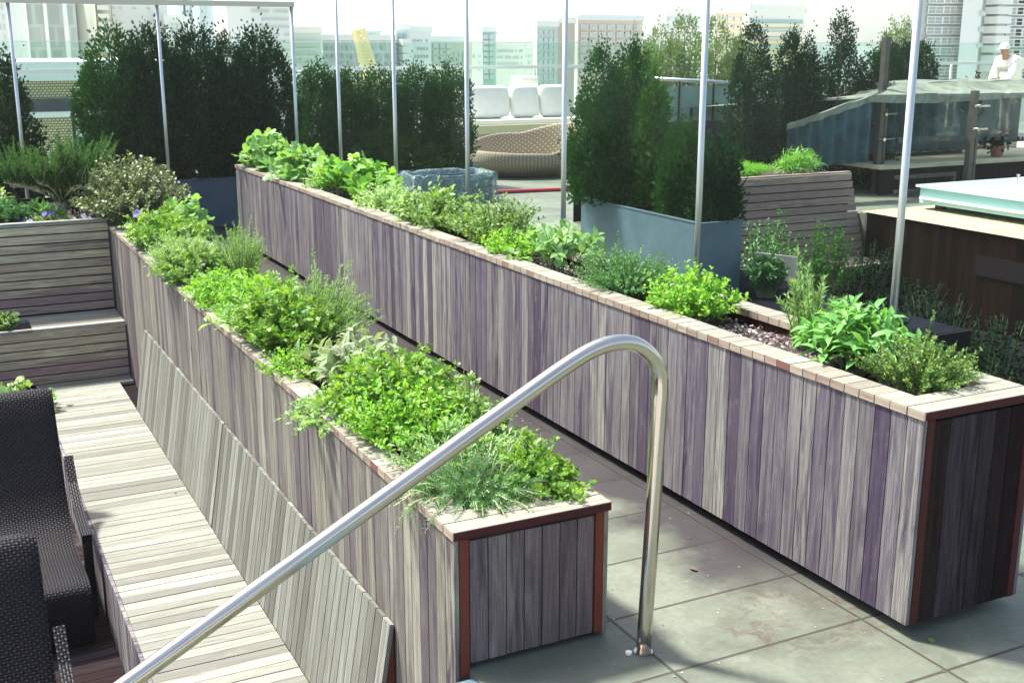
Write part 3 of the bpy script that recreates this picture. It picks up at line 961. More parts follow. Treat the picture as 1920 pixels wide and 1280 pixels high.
b = MB(); slats(b, -3.4, 1.685, 12.93, 12.90, -.27, .655, 10); b.build('back_slats', M['wood_slat'], sb, org=O)
b = MB(); b.box(-3.4, 1.69, 12.925, 13.02, .657, .695, 0); b.build('rim', M['wood_pale'], sb, org=O)
b = MB()
planks(b, .80, 1.685, 12.24, 12.89, -.315, -.28, 'y', .0925, .004)
planks(b, -3.4, .50, 12.24, 12.89, -.315, -.28, 'y', .0925, .004)
planks(b, .50, .80, 12.24, 12.31, -.315, -.28, 'y', .07, .0)
planks(b, .50, .80, 12.75, 12.89, -.315, -.28, 'y', .07, .004)
b.build('ledge', M['wood_pale'], sb, org=O)
b = MB(); slats(b, -3.4, 1.685, 12.235, 12.20, ZS + .002, -.305, 6, .012); b.build('riser_slats', M['wood_slat'], sb, org=O)
b = MB(); b.box(-3.4, 1.68, 12.27, 12.28, -1.3, -.32); b.box(-3.4, 1.68, 12.955, 12.96, -.4, .65); b.box(-3.4, 1.69, 15.35, 15.4, -.4, .66); b.build('liner', M['liner'], sb, org=O)
b = MB(); planks(b, .80, 1.685, 11.955, 12.225, ZS - .03, ZS, 'y', .0925, .0035); b.build('seat_return', M['wood_pale'], sb, org=O)
b = MB(); planks(b, .775, .797, 11.955, 12.2, -1.298, ZS, 'y', .0925); b.build('corner_panel', M['wood_end'], sb, org=O)
soil('soil', 'dark soil in the stepped bed', -3.4, 1.68, 13.03, 15.34, .60, 4)
soil('soil', 'soil in the small pocket of the ledge', .50, .80, 12.31, 12.75, -.31, 5)
soil('soil', 'soil of the low bed behind the wicker loungers', -1.0, .765, 10.6, 12.19, -.98, 6)

# ------------------------------------------------------------------ handrail
hp = [(2.475, 3.69, 0), (2.50, 3.69, .6), (2.517, 3.69, 1.08)]
cx, cz = 2.30, 1.135
ctr = [(2.52, 1.13), (2.515, 1.20), (2.49, 1.26), (2.445, 1.31), (2.385, 1.345), (2.31, 1.358), (2.235, 1.35), (2.15, 1.322)]
hp += [(x, 3.69, z) for x, z in ctr]
hp += [(1.95, 3.69, 1.222), (1.51, 3.69, .985), (.9, 3.69, .658), (.37, 3.69, .373), (-.3, 3.69, .013), (-.62, 3.69, -.16), (-.76, 3.69, -.29), (-.80, 3.69, -.45), (-.80, 3.69, -1.3)]
def smooth_path(pts, m=5):
    P_ = [Vector(q) for q in pts]
    out = []
    for i in range(len(P_) - 1):
        a, b0, c, d = P_[max(0, i - 1)], P_[i], P_[i + 1], P_[min(len(P_) - 1, i + 2)]
        for k in range(m):
            t = k / m
            # centripetal-ish tangents scaled to the segment keep the straights straight
            l = (c - b0).length
            m0 = ((c - a).normalized() if i else (c - b0).normalized()) * l
            m1 = ((d - b0).normalized()) * l
            out.append(b0 * (2 * t ** 3 - 3 * t ** 2 + 1) + m0 * (t ** 3 - 2 * t ** 2 + t) + c * (-2 * t ** 3 + 3 * t ** 2) + m1 * (t ** 3 - t ** 2))
    out.append(P_[-1])
    return out


hp = smooth_path(hp)
hr = thing('handrail', 'bent brushed steel handrail sloping down past the end of the low planter', 'handrail', (2.475, 3.69, 0))
b = MB(); b.tube(hp, .0315, 24); b.build('rail', M['steel'], hr, smooth=True, org=(2.475, 3.69, 0))
b = MB(); b.tube([(2.475, 3.69, .002), (2.475, 3.69, .007)], .041, 24); b.build('flange', M['steel'], hr, org=(2.475, 3.69, 0))
b = MB(); b.tube([(2.412, 3.705, .001), (2.412, 3.705, .012)], .014, 10); b.build('bolt', M['white'], hr, org=(2.475, 3.69, 0))

g = np.random.default_rng(12)
k = 420
px_ = np.concatenate([g.uniform(2.42, 3.55, 170), 3.5 - np.abs(g.normal(0, .12, 130)), 2.44 + np.abs(g.normal(0, .10, 120))])
P = np.stack([px_, g.uniform(2.2, 12, k) ** 1.0, np.full(k, .004)], 1)
par = thing('grit', 'specks of grit and soil on the paving between the planters', None); par['kind'] = 'stuff'
scatter('speck_layer', 'tiny', P, g.normal(0, 1, (k, 3)) * [1, 1, .1], g.normal(0, .2, (k, 3)) + [0, 0, 1], g.uniform(.004, .016, k), M['chips'], par)

# ------------------------------------------------------------------ glass screens
XG, YG, ZG = 4.6, 15.66, 3.0
wall_posts = [4.55, 6.36, 8.21, 10.07, 11.94, 13.81]


def pole(x, y, z1, r, label, group, tilt=0):
    t = thing('screen_post', label, 'post', (x, y, 0), group)
    b = MB(); b.tube([(0, 0, 0), (0, 0, z1)], r, 14); b.build('pole', M['post'], t, smooth=True)
    b = MB(); b.tube([(0, 0, .001), (0, 0, .012)], r * 2.2, 14); b.build('base_plate', M['post'], t)
    return t


desc = ['nearest steel post of the glass screen, behind the sage', 'steel post of the glass screen at the corner of the blue planter', 'steel post of the glass screen in front of the wicker daybed', 'steel post of the glass screen crossing the plastic-wrapped box',
        'steel post of the glass screen behind the yellow-green lobed plant', 'thin steel post of the glass screen at the near side of the far hedge']
for y, d in zip(wall_posts, desc):
    pole(XG, y, 3.06, .021, d, 'posts of the glass screen')
pole(XG, YG, 3.0, .022, 'steel post at the corner where the two glass screens meet', 'posts of the glass screen')
for x, d in ((2.86, 'steel post of the far glass screen in front of the tall hedge'), (1.12, 'steel post of the far glass screen behind the rosemary shrub')):
    pole(x, YG, 2.97, .021, d, 'posts of the glass screen')
edges = [2.72] + wall_posts + [YG]
pl_ = ['pane beside the dark sunken court', 'pane in front of the slatted bench', 'pane in front of the blue zinc planter', 'pane in front of the wicker daybed', 'pane in front of the plastic-wrapped box', 'pane in front of the middle of the far hedge', 'pane next to the screen corner']
for a, c, d in zip(edges[:-1], edges[1:], pl_):
    b = MB(); b.box(XG - .005, XG + .005, a + .028, c - .028, .04, 3.04)
    tag(b.build('glass_pane', M['glass'], org=(XG, a, 0)), 'tall clear glass ' + d, 'glass', 'panes of the glass screen')
xs = [-.66, 1.12, 2.86, XG]
for a, c, d in zip(xs[:-1], xs[1:], ['pane at the edge of the far screen by the dark evergreen', 'pane of the far screen in front of the brick building', 'pane of the far screen in front of the tall hedge']):
    b = MB(); b.box(a + .028, c - .028, YG - .005, YG + .005, .04, 2.96)
    tag(b.build('glass_pane', M['glass'], org=(a, YG, 0)), 'tall clear glass ' + d, 'glass', 'panes of the glass screen')
b = MB(); b.box(-3, XG + .035, YG - .03, YG + .03, 2.972, 3.035, 0)
tag(b.build('top_rail', plain('cream_rail', (.55, .53, .42), .5), org=(0, YG, 3)), 'flat cream rail along the top of the far glass screen', 'rail')

# far parapet: wind screen with a white rail
pr = thing('parapet_screen', 'long pale glass parapet with a white rail along the far roof edge', 'parapet', (10, 27, 0))
O = (10, 27, 0)
b = MB(); b.box(-20, 44, 26.97, 27.05, 1.925, 2.005, 0); b.build('rail', M['white'], pr, org=O)
b = MB(); b.box(-20, 44, 26.985, 27.0, 2.565, 2.583, 0); b.build('top_edge', plain('pale_edge', (.75, .85, .8), .3), pr, org=O)
for k in range(13):
    x0 = -20 + k * 4.9
    b = MB(); b.box(x0 + .03, x0 + 4.87, 27.06, 27.07, .1, 2.56); b.build('pane', M['glass_green'], pr, org=O)
    b = MB(); b.box(x0 - .03, x0 + .03, 27.08, 27.14, 0, 1.92, 2); b.build('post', M['white'], pr, org=O)

# ------------------------------------------------------------------ zinc planters and hedges
def zinc(label, x0, x1, y0, y1, h, m, rim=True):
    t = thing('metal_planter', label, 'planter', ((x0 + x1) / 2, y0, 0))
    o = ((x0 + x1) / 2, y0, 0)
    b = MB()
    b.box(x0, x1, y0, y0 + .02, .02, h); b.box(x0, x1, y1 - .02, y1, .02, h)
    b.box(x0, x0 + .02, y0 + .02, y1 - .02, .02, h); b.box(x1 - .02, x1, y0 + .02, y1 - .02, .02, h)
    b.build('shell', M[m], t, org=o)
    b = MB(); b.box(x0 - .006, x1 + .006, y0 - .006, y0 + .028, h, h + .012, 0); b.box(x0 - .006, x0 + .028, y0 + .028, y1, h, h + .012, 1); b.box(x1 - .028, x1 + .006, y0 + .028, y1, h, h + .012, 1)
    b.build('lip', M[m], t, org=o)
    b = MB(); b.box(x0 + .021, x1 - .021, y0 + .021, y1 - .021, .02, h - .06); b.build('soil_fill', M['soil'], t, org=o)
    return t


zinc('dark blue-grey metal planter under the tall hedge behind the corridor', 1.9, 5.0, 16.25, 17.1, .69, 'zinc')
zinc('long blue-green metal planter with conifers behind the glass screen', 6.84, 7.36, 9.42, 11.78, .75, 'zinc_light')
zinc('dark metal trough under the far clipped hedge', 5.7, 9.0, 19.2, 19.95, .35, 'zinc')
G1 = 'evergreens in the hedge behind the far glass screen'
L5 = [(205, 62, 0, 'rounded evergreen at the open end of the tall hedge, beside the brick building'), (275, 55, 1, 'dark evergreen of the tall hedge right of the rounded end tree'), (360, 52, 2, 'evergreen of the tall hedge with a single pointed peak'),
      (432, 72, 3, 'lower evergreen of the tall hedge between two peaks'), (482, 60, 4, 'evergreen at the planter end of the tall hedge, behind the broad leaves')]
for px, py, s, d in L5:
    p = at(px, py, 16.65)
    H = p.z - .66
    evergreen('evergreen_tree', d, p.x, 16.65, .66, [(0, 0, H, 1), (.2, .1, H * .86, .8), (-.2, -.1, H * .8, .8)], .44, 5200, 'lf_arb_deep' if s else 'lf_arb', G1, .13, s, full=.92)
p = at(-5, 100, 16.6)
evergreen('evergreen_tree', 'narrow dark evergreen at the picture edge beyond the rosemary shrub', p.x, 16.6, 0, [(0, 0, p.z, 1), (.12, .1, p.z * .85, .9)], .40, 4200, 'lf_arb_deep', None, .13, 9)
p2 = thing('conifer_tub', 'dark tub under the narrow evergreen at the picture edge', 'planter', (p.x, 16.6, 0))
b = MB(); b.tube([(0, 0, 0), (0, 0, .5)], [.25, .32], 20); b.build('tub', M['zinc'], p2)
b = MB(); b.tube([(0, 0, .49), (0, 0, .52)], [.335, .335], 20); b.build('lip', M['zinc'], p2)
for k, (px, py, d) in enumerate(((590, 128, 'end evergreen of the far hedge next to the screen corner'), (655, 134, 'second evergreen of the far hedge from the screen corner'), (715, 132, 'middle evergreen of the far hedge, left of the thick post'), (780, 130, 'evergreen of the far hedge above the plastic-wrapped box'), (838, 124, 'end evergreen of the far hedge beside the wicker daybed'))):
    p = at(px, py, 19.55)
    H = p.z - .3
    evergreen('evergreen_tree', d, p.x, 19.55, .3, [(0, 0, H, 1), (.16, .05, H * .92, .85), (-.17, -.05, H * .94, .8)], .42, 4400, 'lf_arb', 'evergreens in the far hedge', .12, 20 + k, full=.92)
# conifers of the blue planter
for k, (px, py, Y, R, m, d, n) in enumerate(((1130, 98, 11.5, .36, 'lf_arb', 'full dark conifer at the far end of the blue metal planter', 5200), (1185, 88, 11.25, .33, 'lf_arb', 'tall pointed conifer second in the blue metal planter', 4800), (1225, 128, 10.95, .2, 'lf_arb_light', 'slim light green conifer in the blue metal planter', 2600), (1285, 238, 10.3, .26, 'lf_arb', 'short bushy conifer in the middle of the blue metal planter', 2600), (1345, 262, 9.75, .24, 'lf_arb_deep', 'small dark conifer at the near end of the blue metal planter', 2200))):
    p = at(px, py, Y)
    H = p.z - .72
    evergreen('conifer', d, p.x, Y, .72, [(0, 0, H, 1), (R * .4, .05, H * .85, .8), (-R * .4, -.05, H * .7, .8)], R, n, m, 'conifers in the blue metal planter', .10, 40 + k, full=.75)
# right-hand evergreens behind the second slatted bench
for k, (px, py, R, d) in enumerate(((1416, 48, .38, 'slender dark evergreen left of the banded building'), (1487, 62, .36, 'twin-topped evergreen right of the banded building'), (1517, 74, .3, 'thin evergreen between the twin-topped and the tallest one'), (1580, 33, .42, 'tallest dark evergreen over the mesh canopy'), (1640, 96, .4, 'low dark evergreen behind the brown iron post'))):
    p = at(px, py, 16.0 + .25 * (k % 2))
    evergreen('evergreen_tree', d, p.x, p.y, 0, [(0, 0, p.z, 1), (R * .5, .1, p.z * .84, .9), (-R * .55, 0, p.z * .76, .9)], R, 5200, 'lf_arb_deep', 'evergreens behind the slatted garden bench', .12, 60 + k, full=.8)
for k, (px, py, Y, R, d) in enumerate(((1205, 92, 22.5, .7, 'pale olive tree beside the pointed conifer'), (1240, 55, 22.8, .7, 'tall pale olive tree with a ragged top left of the thick post'), (1285, 32, 22.5, .75, 'tallest pale olive tree behind the thick steel post'), (1345, 38, 22.9, .75, 'pale olive tree right of the thick steel post'), (1392, 72, 22.5, .6, 'short olive tree beside the slender dark evergreen'))):
    p = at(px, py, Y)
    evergreen('olive_tree', d, p.x, Y, 0, [(0, 0, p.z, .9), (R * .5, .1, p.z * .88, .9), (-R * .5, 0, p.z * .82, .9)], R, 3000, 'lf_olive', 'pale olive trees behind the teal balustrade', .16, 80 + k, full=.8, trunk=.05)
p = at(1690, 36, 24)
evergreen('round_shrub', 'pale round-headed bush above the dark clipped hedge', p.x, 24, 0, [(0, 0, p.z, 1), (.3, 0, p.z * .93, .9), (-.3, 0, p.z * .9, .8)], .6, 3600, 'lf_olive', None, .15, 95, 'bush', full=.9, trunk=.05)
for k, px in enumerate((1665, 1700, 1730)):
    p = at(px, 84, 19.3)
    evergreen('clipped_evergreen', ['clipped dark evergreen right of the iron post', 'clipped dark evergreen in the middle of the short hedge', 'clipped dark evergreen beside the nearest steel post'][k], p.x, 19.3, 0, [(0, 0, p.z, 1), (.2, .1, p.z * .98, .9)], .38, 3600, 'lf_arb_deep', 'clipped evergreens behind the canopy', .12, 100 + k, full=.95)

# teal balustrade with a steel rail: a glass reflection built as a solid part
p0, p1 = at(1208, 147, 18.2), at(1402, 157, 17.6)
tb = thing('reflected_balustrade', 'teal glass balustrade with a round handrail, a reflection built solid between the conifers', 'balustrade', (p0.x, 18, 0))
O = (p0.x, 18, 0)
b = MB(); b.tube([p0, p1], .035, 12); b.build('rail', M['post'], tb, smooth=True, org=O)
dz = Vector((0, 0, -1))
b = MB(); b.bar(Vector((p0.x, p0.y, 1.15)), Vector((p1.x - p0.x, p1.y - p0.y, 0)), (0, .012, 0), (0, 0, p1.z - 1.19)); b.build('pane', M['glass_teal'], tb, org=O)
b = MB(); b.bar(Vector((p0.x, p0.y, 0)), Vector((p1.x - p0.x, p1.y - p0.y, 0)), (0, .15, 0), (0, 0, 1.13)); b.build('base_wall', M['dark_wall'], tb, org=O)
for q in (.02, .33, .66, .97):
    c = p0.lerp(p1, q)
    b = MB(); b.tube([(c.x, c.y - .03, 1.13), (c.x, c.y - .03, c.z - .03)], .02, 8); b.build('post', M['black'], tb, org=O)

# ------------------------------------------------------------------ bench, deck and canopy: screen reflection built as solid things
gb = thing('reflected_bench', 'slatted bench back with bright green plants along its top, a glass reflection built solid', 'bench', (11, 13.3, 0))
O = (11, 13.3, 0)
b = MB(); slats(b, 8.3, 12.40, 13.33, 13.22, -.62, .64, 11, .016, .024); b.build('back_slats', wood('pinkish_slat_wood', [(.34, .26, .2), (.27, .19, .17), (.40, .34, .26), (.31, .24, .18)], (.12, .08, .08), .55), gb, org=O)
b = MB(); b.box(8.3, 12.42, 13.36, 13.43, .60, .655, 0); b.build('rim', M['wood_slat'], gb, org=O)
b = MB(); b.box(8.3, 12.40, 13.36, 13.38, -1.3, .6); b.box(8.3, 12.42, 14.5, 14.52, 0.01, .62); b.box(12.38, 12.42, 13.38, 14.5, 0.01, .62); b.build('liner', M['liner'], gb, org=O)
b = MB(); planks(b, 8.3, 12.62, 12.6, 13.24, -.66, -.625, 'y', .0925); b.build('ledge', M['wood_slat'], gb, org=O)
soil('soil', 'soil in the bed behind the slatted garden bench', 8.3, 12.37, 13.44, 14.49, .60, 8)
dk = thing('reflected_deck', 'raised timber deck with red-brown plank side, a glass reflection built solid', 'deck', (12.75, 5, 0))
O = (12.75, 5, 0)
b = MB(); planks(b, 12.72, 26, 4, 13.42, .005, .03, 'y', .14, .004); b.build('decking', wood('deck_wood', [(.40, .38, .24), (.44, .41, .27), (.37, .345, .22)], (.26, .23, .15), .3), dk, org=O)
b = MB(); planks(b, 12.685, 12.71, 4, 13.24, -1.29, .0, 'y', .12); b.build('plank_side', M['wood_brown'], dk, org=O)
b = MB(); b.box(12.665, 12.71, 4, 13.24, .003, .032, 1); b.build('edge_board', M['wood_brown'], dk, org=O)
b = MB(); b.box(12.66, 12.683, 10.0, 11.1, -.55, -.28); b.build('vent', M['liner'], dk, org=O)
# aqua slab standing in for a pale reflection above the deck
sp = thing('aqua_slab', 'pale aqua glossy slab with a smooth top, raised on the timber deck', 'spa', (15, 12, .03))
O = (15, 12, .03)
b = MB(); b.box(13.75, 17.6, 8.8, 13.25, .12, .36); b.build('shell', M['aqua'], sp, org=O)
b = MB(); b.box(13.70, 17.65, 8.75, 13.30, .362, .40); b.build('cover', plain('pale_aqua_cover', (.52, .68, .70), .08, spec=1), sp, org=O)
b = MB(); b.box(13.69, 13.74, 8.8, 13.2, .19, .215, 1); b.build('trim', M['white'], sp, org=O)
for x, y in ((13.95, 13.0), (17.4, 13.0), (13.95, 9.2), (17.4, 9.2)):
    b = MB(); b.box(x - .06, x + .06, y - .06, y + .06, .031, .119); b.build('leg', M['black'], sp, org=O)
p = atz(1907, 345, .4)
b = MB(); b.tube([(p.x, p.y, .4), (p.x, p.y, .52)], .012, 8); b.tube([(p.x, p.y, .52), (p.x, p.y, .55)], .03, 8); b.build('valve', M['steel'], sp, org=O)
# rear platform with its dark riser
pt = thing('rear_platform', 'raised stone-topped platform with a dark plank front behind the aqua slab', 'platform', (16, 15, 0))
O = (16, 15, 0)
b = MB(); b.box(14.5, 30, 14.9, 17.6, .44, .5, 0); b.build('top', plain('pale_platform', (.46, .44, .30), .8, var=.15, scale=3), pt, org=O)
b = MB(); planks(b, 14.52, 30, 14.93, 14.95, .01, .43, 'x', .12); b.build('front', M['liner'], pt, org=O)
q0, q1 = at(1648, 262, 16.6), at(1782, 268, 16.6)
bx_ = thing('low_daybed', 'low beige box seat on the platform behind the canopy curtain', 'seat', (q0.x, 16.6, .5))
b = MB(); b.box(q0.x, q1.x, 16.1, 17.2, .56, .74); b.build('box', plain('beige_box', (.62, .56, .36), .8), bx_, org=(q0.x, 16.6, .5))
b = MB(); b.box(q0.x + .1, q1.x - .5, 16.085, 16.098, .58, .64); b.build('recess', M['black'], bx_, org=(q0.x, 16.6, .5))
b = MB(); b.box(q0.x + .1, q1.x - .1, 16.2, 17.1, .5, .559); b.build('base', M['iron'], bx_, org=(q0.x, 16.6, .5))
# small pot
p = atz(1868, 294, .5)
po = thing('flower_pot', 'small terracotta pot with a dark plant on the platform edge', 'plant pot', (p.x, p.y, .5))
b = MB(); b.tube([(0, 0, 0), (0, 0, .16), (0, 0, .2)], [.09, .13, .14], 16); b.build('pot', M['terracotta'], po)
g = np.random.default_rng(77)
k = 160
scatter('foliage', 'ovate', g.normal(0, .08, (k, 3)) * [2, 1, .6] + [0, 0, .24], g.normal(0, 1, (k, 3)) + [0, 0, .3], g.normal(0, .5, (k, 3)) + [0, 0, 1], g.uniform(.05, .1, k), M['lf_dark'], po)
# fence posts with glass clamps
for (px, py, Y, zt, d) in ((1640, 362, 15.2, 2.62, 'tall brown iron post with two glass clamps beside the bench'), (1812, 345, 14.3, 1.75, 'dark iron post with two round glass clamps on the deck')):
    p = at(px, py, Y)
    t = thing('iron_post', d, 'post', (p.x, Y, 0), 'iron posts of the deck fence')
    b = MB(); b.box(-.05, .05, -.05, .05, 0, zt, 2); b.box(.07, .12, -.05, .0, 0, zt * .55, 2); b.build('shaft', M['iron'], t)
    for z in ((1.35, .93) if px < 1700 else (1.5, 1.12)):
        b = MB(); b.tube([(-.02, -.06, z), (-.02, -.16, z)], .03, 10); b.tube([(.12, -.10, z), (.26, -.10, z)], .018, 8); b.tube([(-.10, -.10, z), (.12, -.10, z)], .014, 8); b.build('clamp', M['steel'], t)
fr_ = thing('deck_frame', 'low bare frame of two rails at the foot of the brown iron post', 'frame', (14.9, 15, 0))
b = MB(); q = at(1700, 350, 14.6)
b.box(14.6, 15.9, 14.6, 14.66, .3, .36, 0); b.box(14.6, 15.9, 14.6, 14.66, .06, .12, 0); b.box(15.9, 15.97, 14.6, 14.66, .03, .37, 2); b.build('rail', M['iron'], fr_, org=(14.9, 15, 0))
# mesh canopy: ridge roof, drooping edge band, hanging curtains
ca = thing('mesh_canopy', 'blue-grey mesh pavilion with sloping roof and hanging side curtains', 'canopy', (14.5, 15, 0))
O = (14.5, 15, 0)
YF, YB = 14.7, 17.9
cl_, cr = at(1475, 233, YF), at(1640, 178, YF)
ri = at(1692, 156, YF + .9)
rt = at(1990, 178, YF)
fr2 = at(1990, 165, YF + .9)


def lerp3(a, b_, t):
    return Vector(a).lerp(Vector(b_), t)


b = MB()
A0, A1, A2, A3 = Vector(cl_), Vector((cr.x, YF, cr.z)), Vector((ri.x, YF + .9, ri.z)), Vector((cl_.x + .4, YB, cl_.z + .1))
A4 = Vector((fr2.x, YF + .9, ri.z + .02)); A5 = Vector((rt.x, YF, cr.z - .03)); A6 = Vector((ri.x + .5, YB - .9, ri.z)); A7 = Vector((rt.x, YB, cl_.z + .3)); A8 = Vector((fr2.x, YB - .9, ri.z))


def sag(a, b_, c, d, s, nu=14, nv=8):
    def fn(u, v):
        p_ = lerp3(lerp3(a, b_, u), lerp3(d, c, u), v)
        p_.z -= s * math.sin(math.pi * u) * math.sin(math.pi * v) + .012 * math.sin(u * 17 + v * 5)
        return p_
    b.grid(fn, nu, nv)


sag(A0, A1, A2, lerp3(A0, A2, .6), .03)
sag(A1, A5, A4, A2, .06, 24, 8)
sag(lerp3(A0, A2, .6), A2, A6, A3, .05)
sag(A2, A4, A8, A6, .05)
sag(A6, A8, A7, A3, .05)
b.build('roof', M['canopy'], ca, smooth=True, org=O)
b = MB()
b.grid(lambda u, v: lerp3(A0, A1, u) + Vector((0, -.02 + .03 * math.sin(u * 30) * v, -(.10) * v)), 30, 3)
b.grid(lambda u, v: lerp3(A1, A5, u) + Vector((0, -.02 + .03 * math.sin(u * 60) * v, -(.12 + .03 * math.sin(u * 6)) * v)), 50, 3)
b.build('valance', M['canopy'], ca, smooth=True, org=O)
b = MB()
b.grid(lambda u, v: lerp3(A0, A1, u) + Vector((.0, .04 * math.sin(u * 46), -.1 - (lerp3(A0, A1, u).z - .6) * .9 * v)), 60, 6)
b.grid(lambda u, v: lerp3(A1, A5, u) + Vector((0, .9 + .05 * math.sin(u * 80), -.08 - (A1.z - .72) * v)), 80, 6)
b.grid(lambda u, v: lerp3(A3 + Vector((0, 0, 0)), A7, u) + Vector((0, .05 * math.sin(u * 70), -.05 - (A3.z - .1) * v)), 60, 6)
b.build('curtain', M['curtain'], ca, smooth=True, org=O)
for q in (A0, A5, A3, A7):
    b = MB(); b.tube([(q.x + .05, q.y + .02, .01), (q.x + .05, q.y + .02, q.z)], .025, 8); b.build('leg', M['black'], ca, org=O)
# shrub on the parapet behind the canopy
p = at(1822, 160, 24.5)
herb('parapet_shrub', 'small dark shrub showing over the top of the canopy', 'shrub', p.x, 24.5, 0, .55, .3, at(1822, 134, 24.5).z, 'ovate', 60, 22, .11, 'lf_dark', seed=301, tmin=.55, sr=.006)

# ------------------------------------------------------------------ person in white behind the canopy
px_, pz = at(1888, 94, 18.7), at(1888, 94, 18.7).z
pe = thing('person', 'person in white cap and loose white jacket bending behind the canopy', 'person', (px_.x, 18.7, .5))
H0 = pz - .5
b = MB(); b.box(px_.x - 1.2, px_.x + 1.6, 18.1, 19.6, .002, .496)
tag(b.build('rear_step', M['dark_wall'], org=(px_.x, 18.7, 0)), 'dark step behind the canopy where the person in white stands', 'step')


def skinned(name, verts, edges, radii, m, parent, sub=2):
    me = bpy.data.meshes.new(name)
    me.from_pydata(verts, edges, [])
    o = bpy.data.objects.new(name, me); col.objects.link(o)
    md = o.modifiers.new('Skin', 'SKIN')
    for i, r_ in enumerate(radii):
        sv = me.skin_vertices[0].data[i] if me.skin_vertices else None
        if sv: sv.radius = (r_, r_) if not isinstance(r_, tuple) else r_
    if me.skin_vertices:
        me.skin_vertices[0].data[0].use_root = True
    s_ = o.modifiers.new('Sub', 'SUBSURF'); s_.levels = sub; s_.render_levels = sub
    me.materials.append(m)
    o.parent = parent
    return o


def skin_obj(name, verts, edges, radii, m, parent, sub=2):
    import bmesh
    me = bpy.data.meshes.new(name)
    bm = bmesh.new()
    lay = bm.verts.layers.skin.verify()
    vs_ = []
    for i, v in enumerate(verts):
        q = bm.verts.new(v)
        r_ = radii[i]
        q[lay].radius = (r_, r_) if not isinstance(r_, tuple) else r_
        q[lay].use_root = (i == 0)
        vs_.append(q)
    for a, c in edges:
        bm.edges.new((vs_[a], vs_[c]))
    bm.to_mesh(me); bm.free()
    me.materials.append(m)
    for pl in me.polygons: pl.use_smooth = True
    o = bpy.data.objects.new(name, me); col.objects.link(o)
    md = o.modifiers.new('Skin', 'SKIN'); md.use_smooth_shade = True
    s_ = o.modifiers.new('Sub', 'SUBSURF'); s_.levels = sub; s_.render_levels = sub
    o.parent = parent
    return o


k = H0 / 1.62
V = [(0.22, 0, .92 * k), (.20, 0, 1.12 * k), (.14, 0, 1.32 * k), (.04, 0, 1.44 * k), (-.03, 0, 1.50 * k), (-.07, 0, 1.60 * k), (-.09, 0, 1.68 * k),
     (.22, .10, .85 * k), (.24, .11, .48 * k), (.26, .12, .08 * k), (.12, .13, .03), (.22, -.10, .85 * k), (.20, -.11, .48 * k), (.22, -.12, .08 * k), (.08, -.13, .03),
     (.10, .20, 1.40 * k), (.0, .25, 1.16 * k), (-.16, .2, 1.04 * k), (-.23, .18, 1.0 * k), (.10, -.20, 1.40 * k), (-.02, -.25, 1.16 * k), (-.18, -.2, 1.04 * k), (-.25, -.18, 1.0 * k)]
E_ = [(0, 1), (1, 2), (2, 3), (3, 4), (4, 5), (5, 6), (0, 7), (7, 8), (8, 9), (9, 10), (0, 11), (11, 12), (12, 13), (13, 14), (3, 15), (15, 16), (16, 17), (17, 18), (3, 19), (19, 20), (20, 21), (21, 22)]
Rr = [.15, .15, .16, .12, .06, .095, .085, .10, .075, .05, .045, .10, .075, .05, .045, .085, .06, .045, .035, .085, .06, .045, .035]
skin_obj('body', V, E_, Rr, M['skin'], pe)
V2 = [(a, c * 1.02, z) for a, c, z in V]
skin_obj('jacket', [V2[i] for i in (0, 1, 2, 3, 15, 16, 17, 19, 20, 21, 4)], [(0, 1), (1, 2), (2, 3), (3, 4), (4, 5), (5, 6), (3, 7), (7, 8), (8, 9), (3, 10)], [.27, .25, .26, .22, .16, .12, .09, .16, .12, .09, .13], M['cushion'], pe)
skin_obj('trousers', [V2[i] for i in (0, 7, 8, 9, 11, 12, 13)], [(0, 1), (1, 2), (2, 3), (0, 4), (4, 5), (5, 6)], [.19, .13, .105, .085, .13, .105, .085], M['cushion'], pe)
b = MB()
b.grid(lambda u, v: Vector((-.075 + .118 * math.sin(v * 1.9) * math.cos(u * 6.2832), .112 * math.sin(v * 1.9) * math.sin(u * 6.2832), 1.665 * k + .10 * math.cos(v * 1.9) + .012 * math.sin(u * 25) * v)), 24, 8)
b.build('cap', M['cushion'], pe, smooth=True)
b = MB()
b.grid(lambda u, v: Vector((-.15 - .09 * v * math.cos((u - .5) * 2.2), (u - .5) * .19, 1.655 * k - .02 * v)), 8, 3)
b.grid(lambda u, v: Vector((-.15 - .09 * v * math.cos((u - .5) * 2.2), (.5 - u) * .19, 1.650 * k - .02 * v)), 8, 3)
b.build('cap_brim', M['cushion'], pe, smooth=True)
hd = Vector((-.15, 0, 1.605 * k))
b = MB(); b.tube([hd + Vector((0, 0, .03)), hd + Vector((-.03, 0, -.01)), hd + Vector((-.005, 0, -.02))], [.008, .014, .012], 8); b.build('nose', M['skin'], pe)
for s in (-1, 1):
    b = MB(); b.tube([(-.145, s * .035, 1.64 * k), (-.155, s * .035, 1.64 * k)], .010, 8); b.build('eye', M['black'], pe)
    b = MB(); b.tube([(-.06, s * .088, 1.61 * k), (-.06, s * .10, 1.61 * k)], .028, 10); b.build('ear', M['skin'], pe)
b = MB(); b.tube([(-.15, -.025, 1.565 * k), (-.155, 0, 1.563 * k), (-.15, .025, 1.565 * k)], .006, 6); b.build('mouth', M['terracotta'], pe)

# ------------------------------------------------------------------ wicker daybed, sofa, wrapped box, hose, plate
db = thing('wicker_daybed', 'tan wicker nest-shaped daybed with sweeping curved rim', 'daybed', (10.75, 20.55, 0))


def rimh(t):
    # t = angle; front dips, back rises, a high sweep at the +x end
    c, s = math.cos(t), math.sin(t)
    return .50 + .28 * max(0, s) ** 1.3 + .52 * max(0, c - .1) ** 1.2 - .02 * max(0, -s) + .04 * max(0, -c)


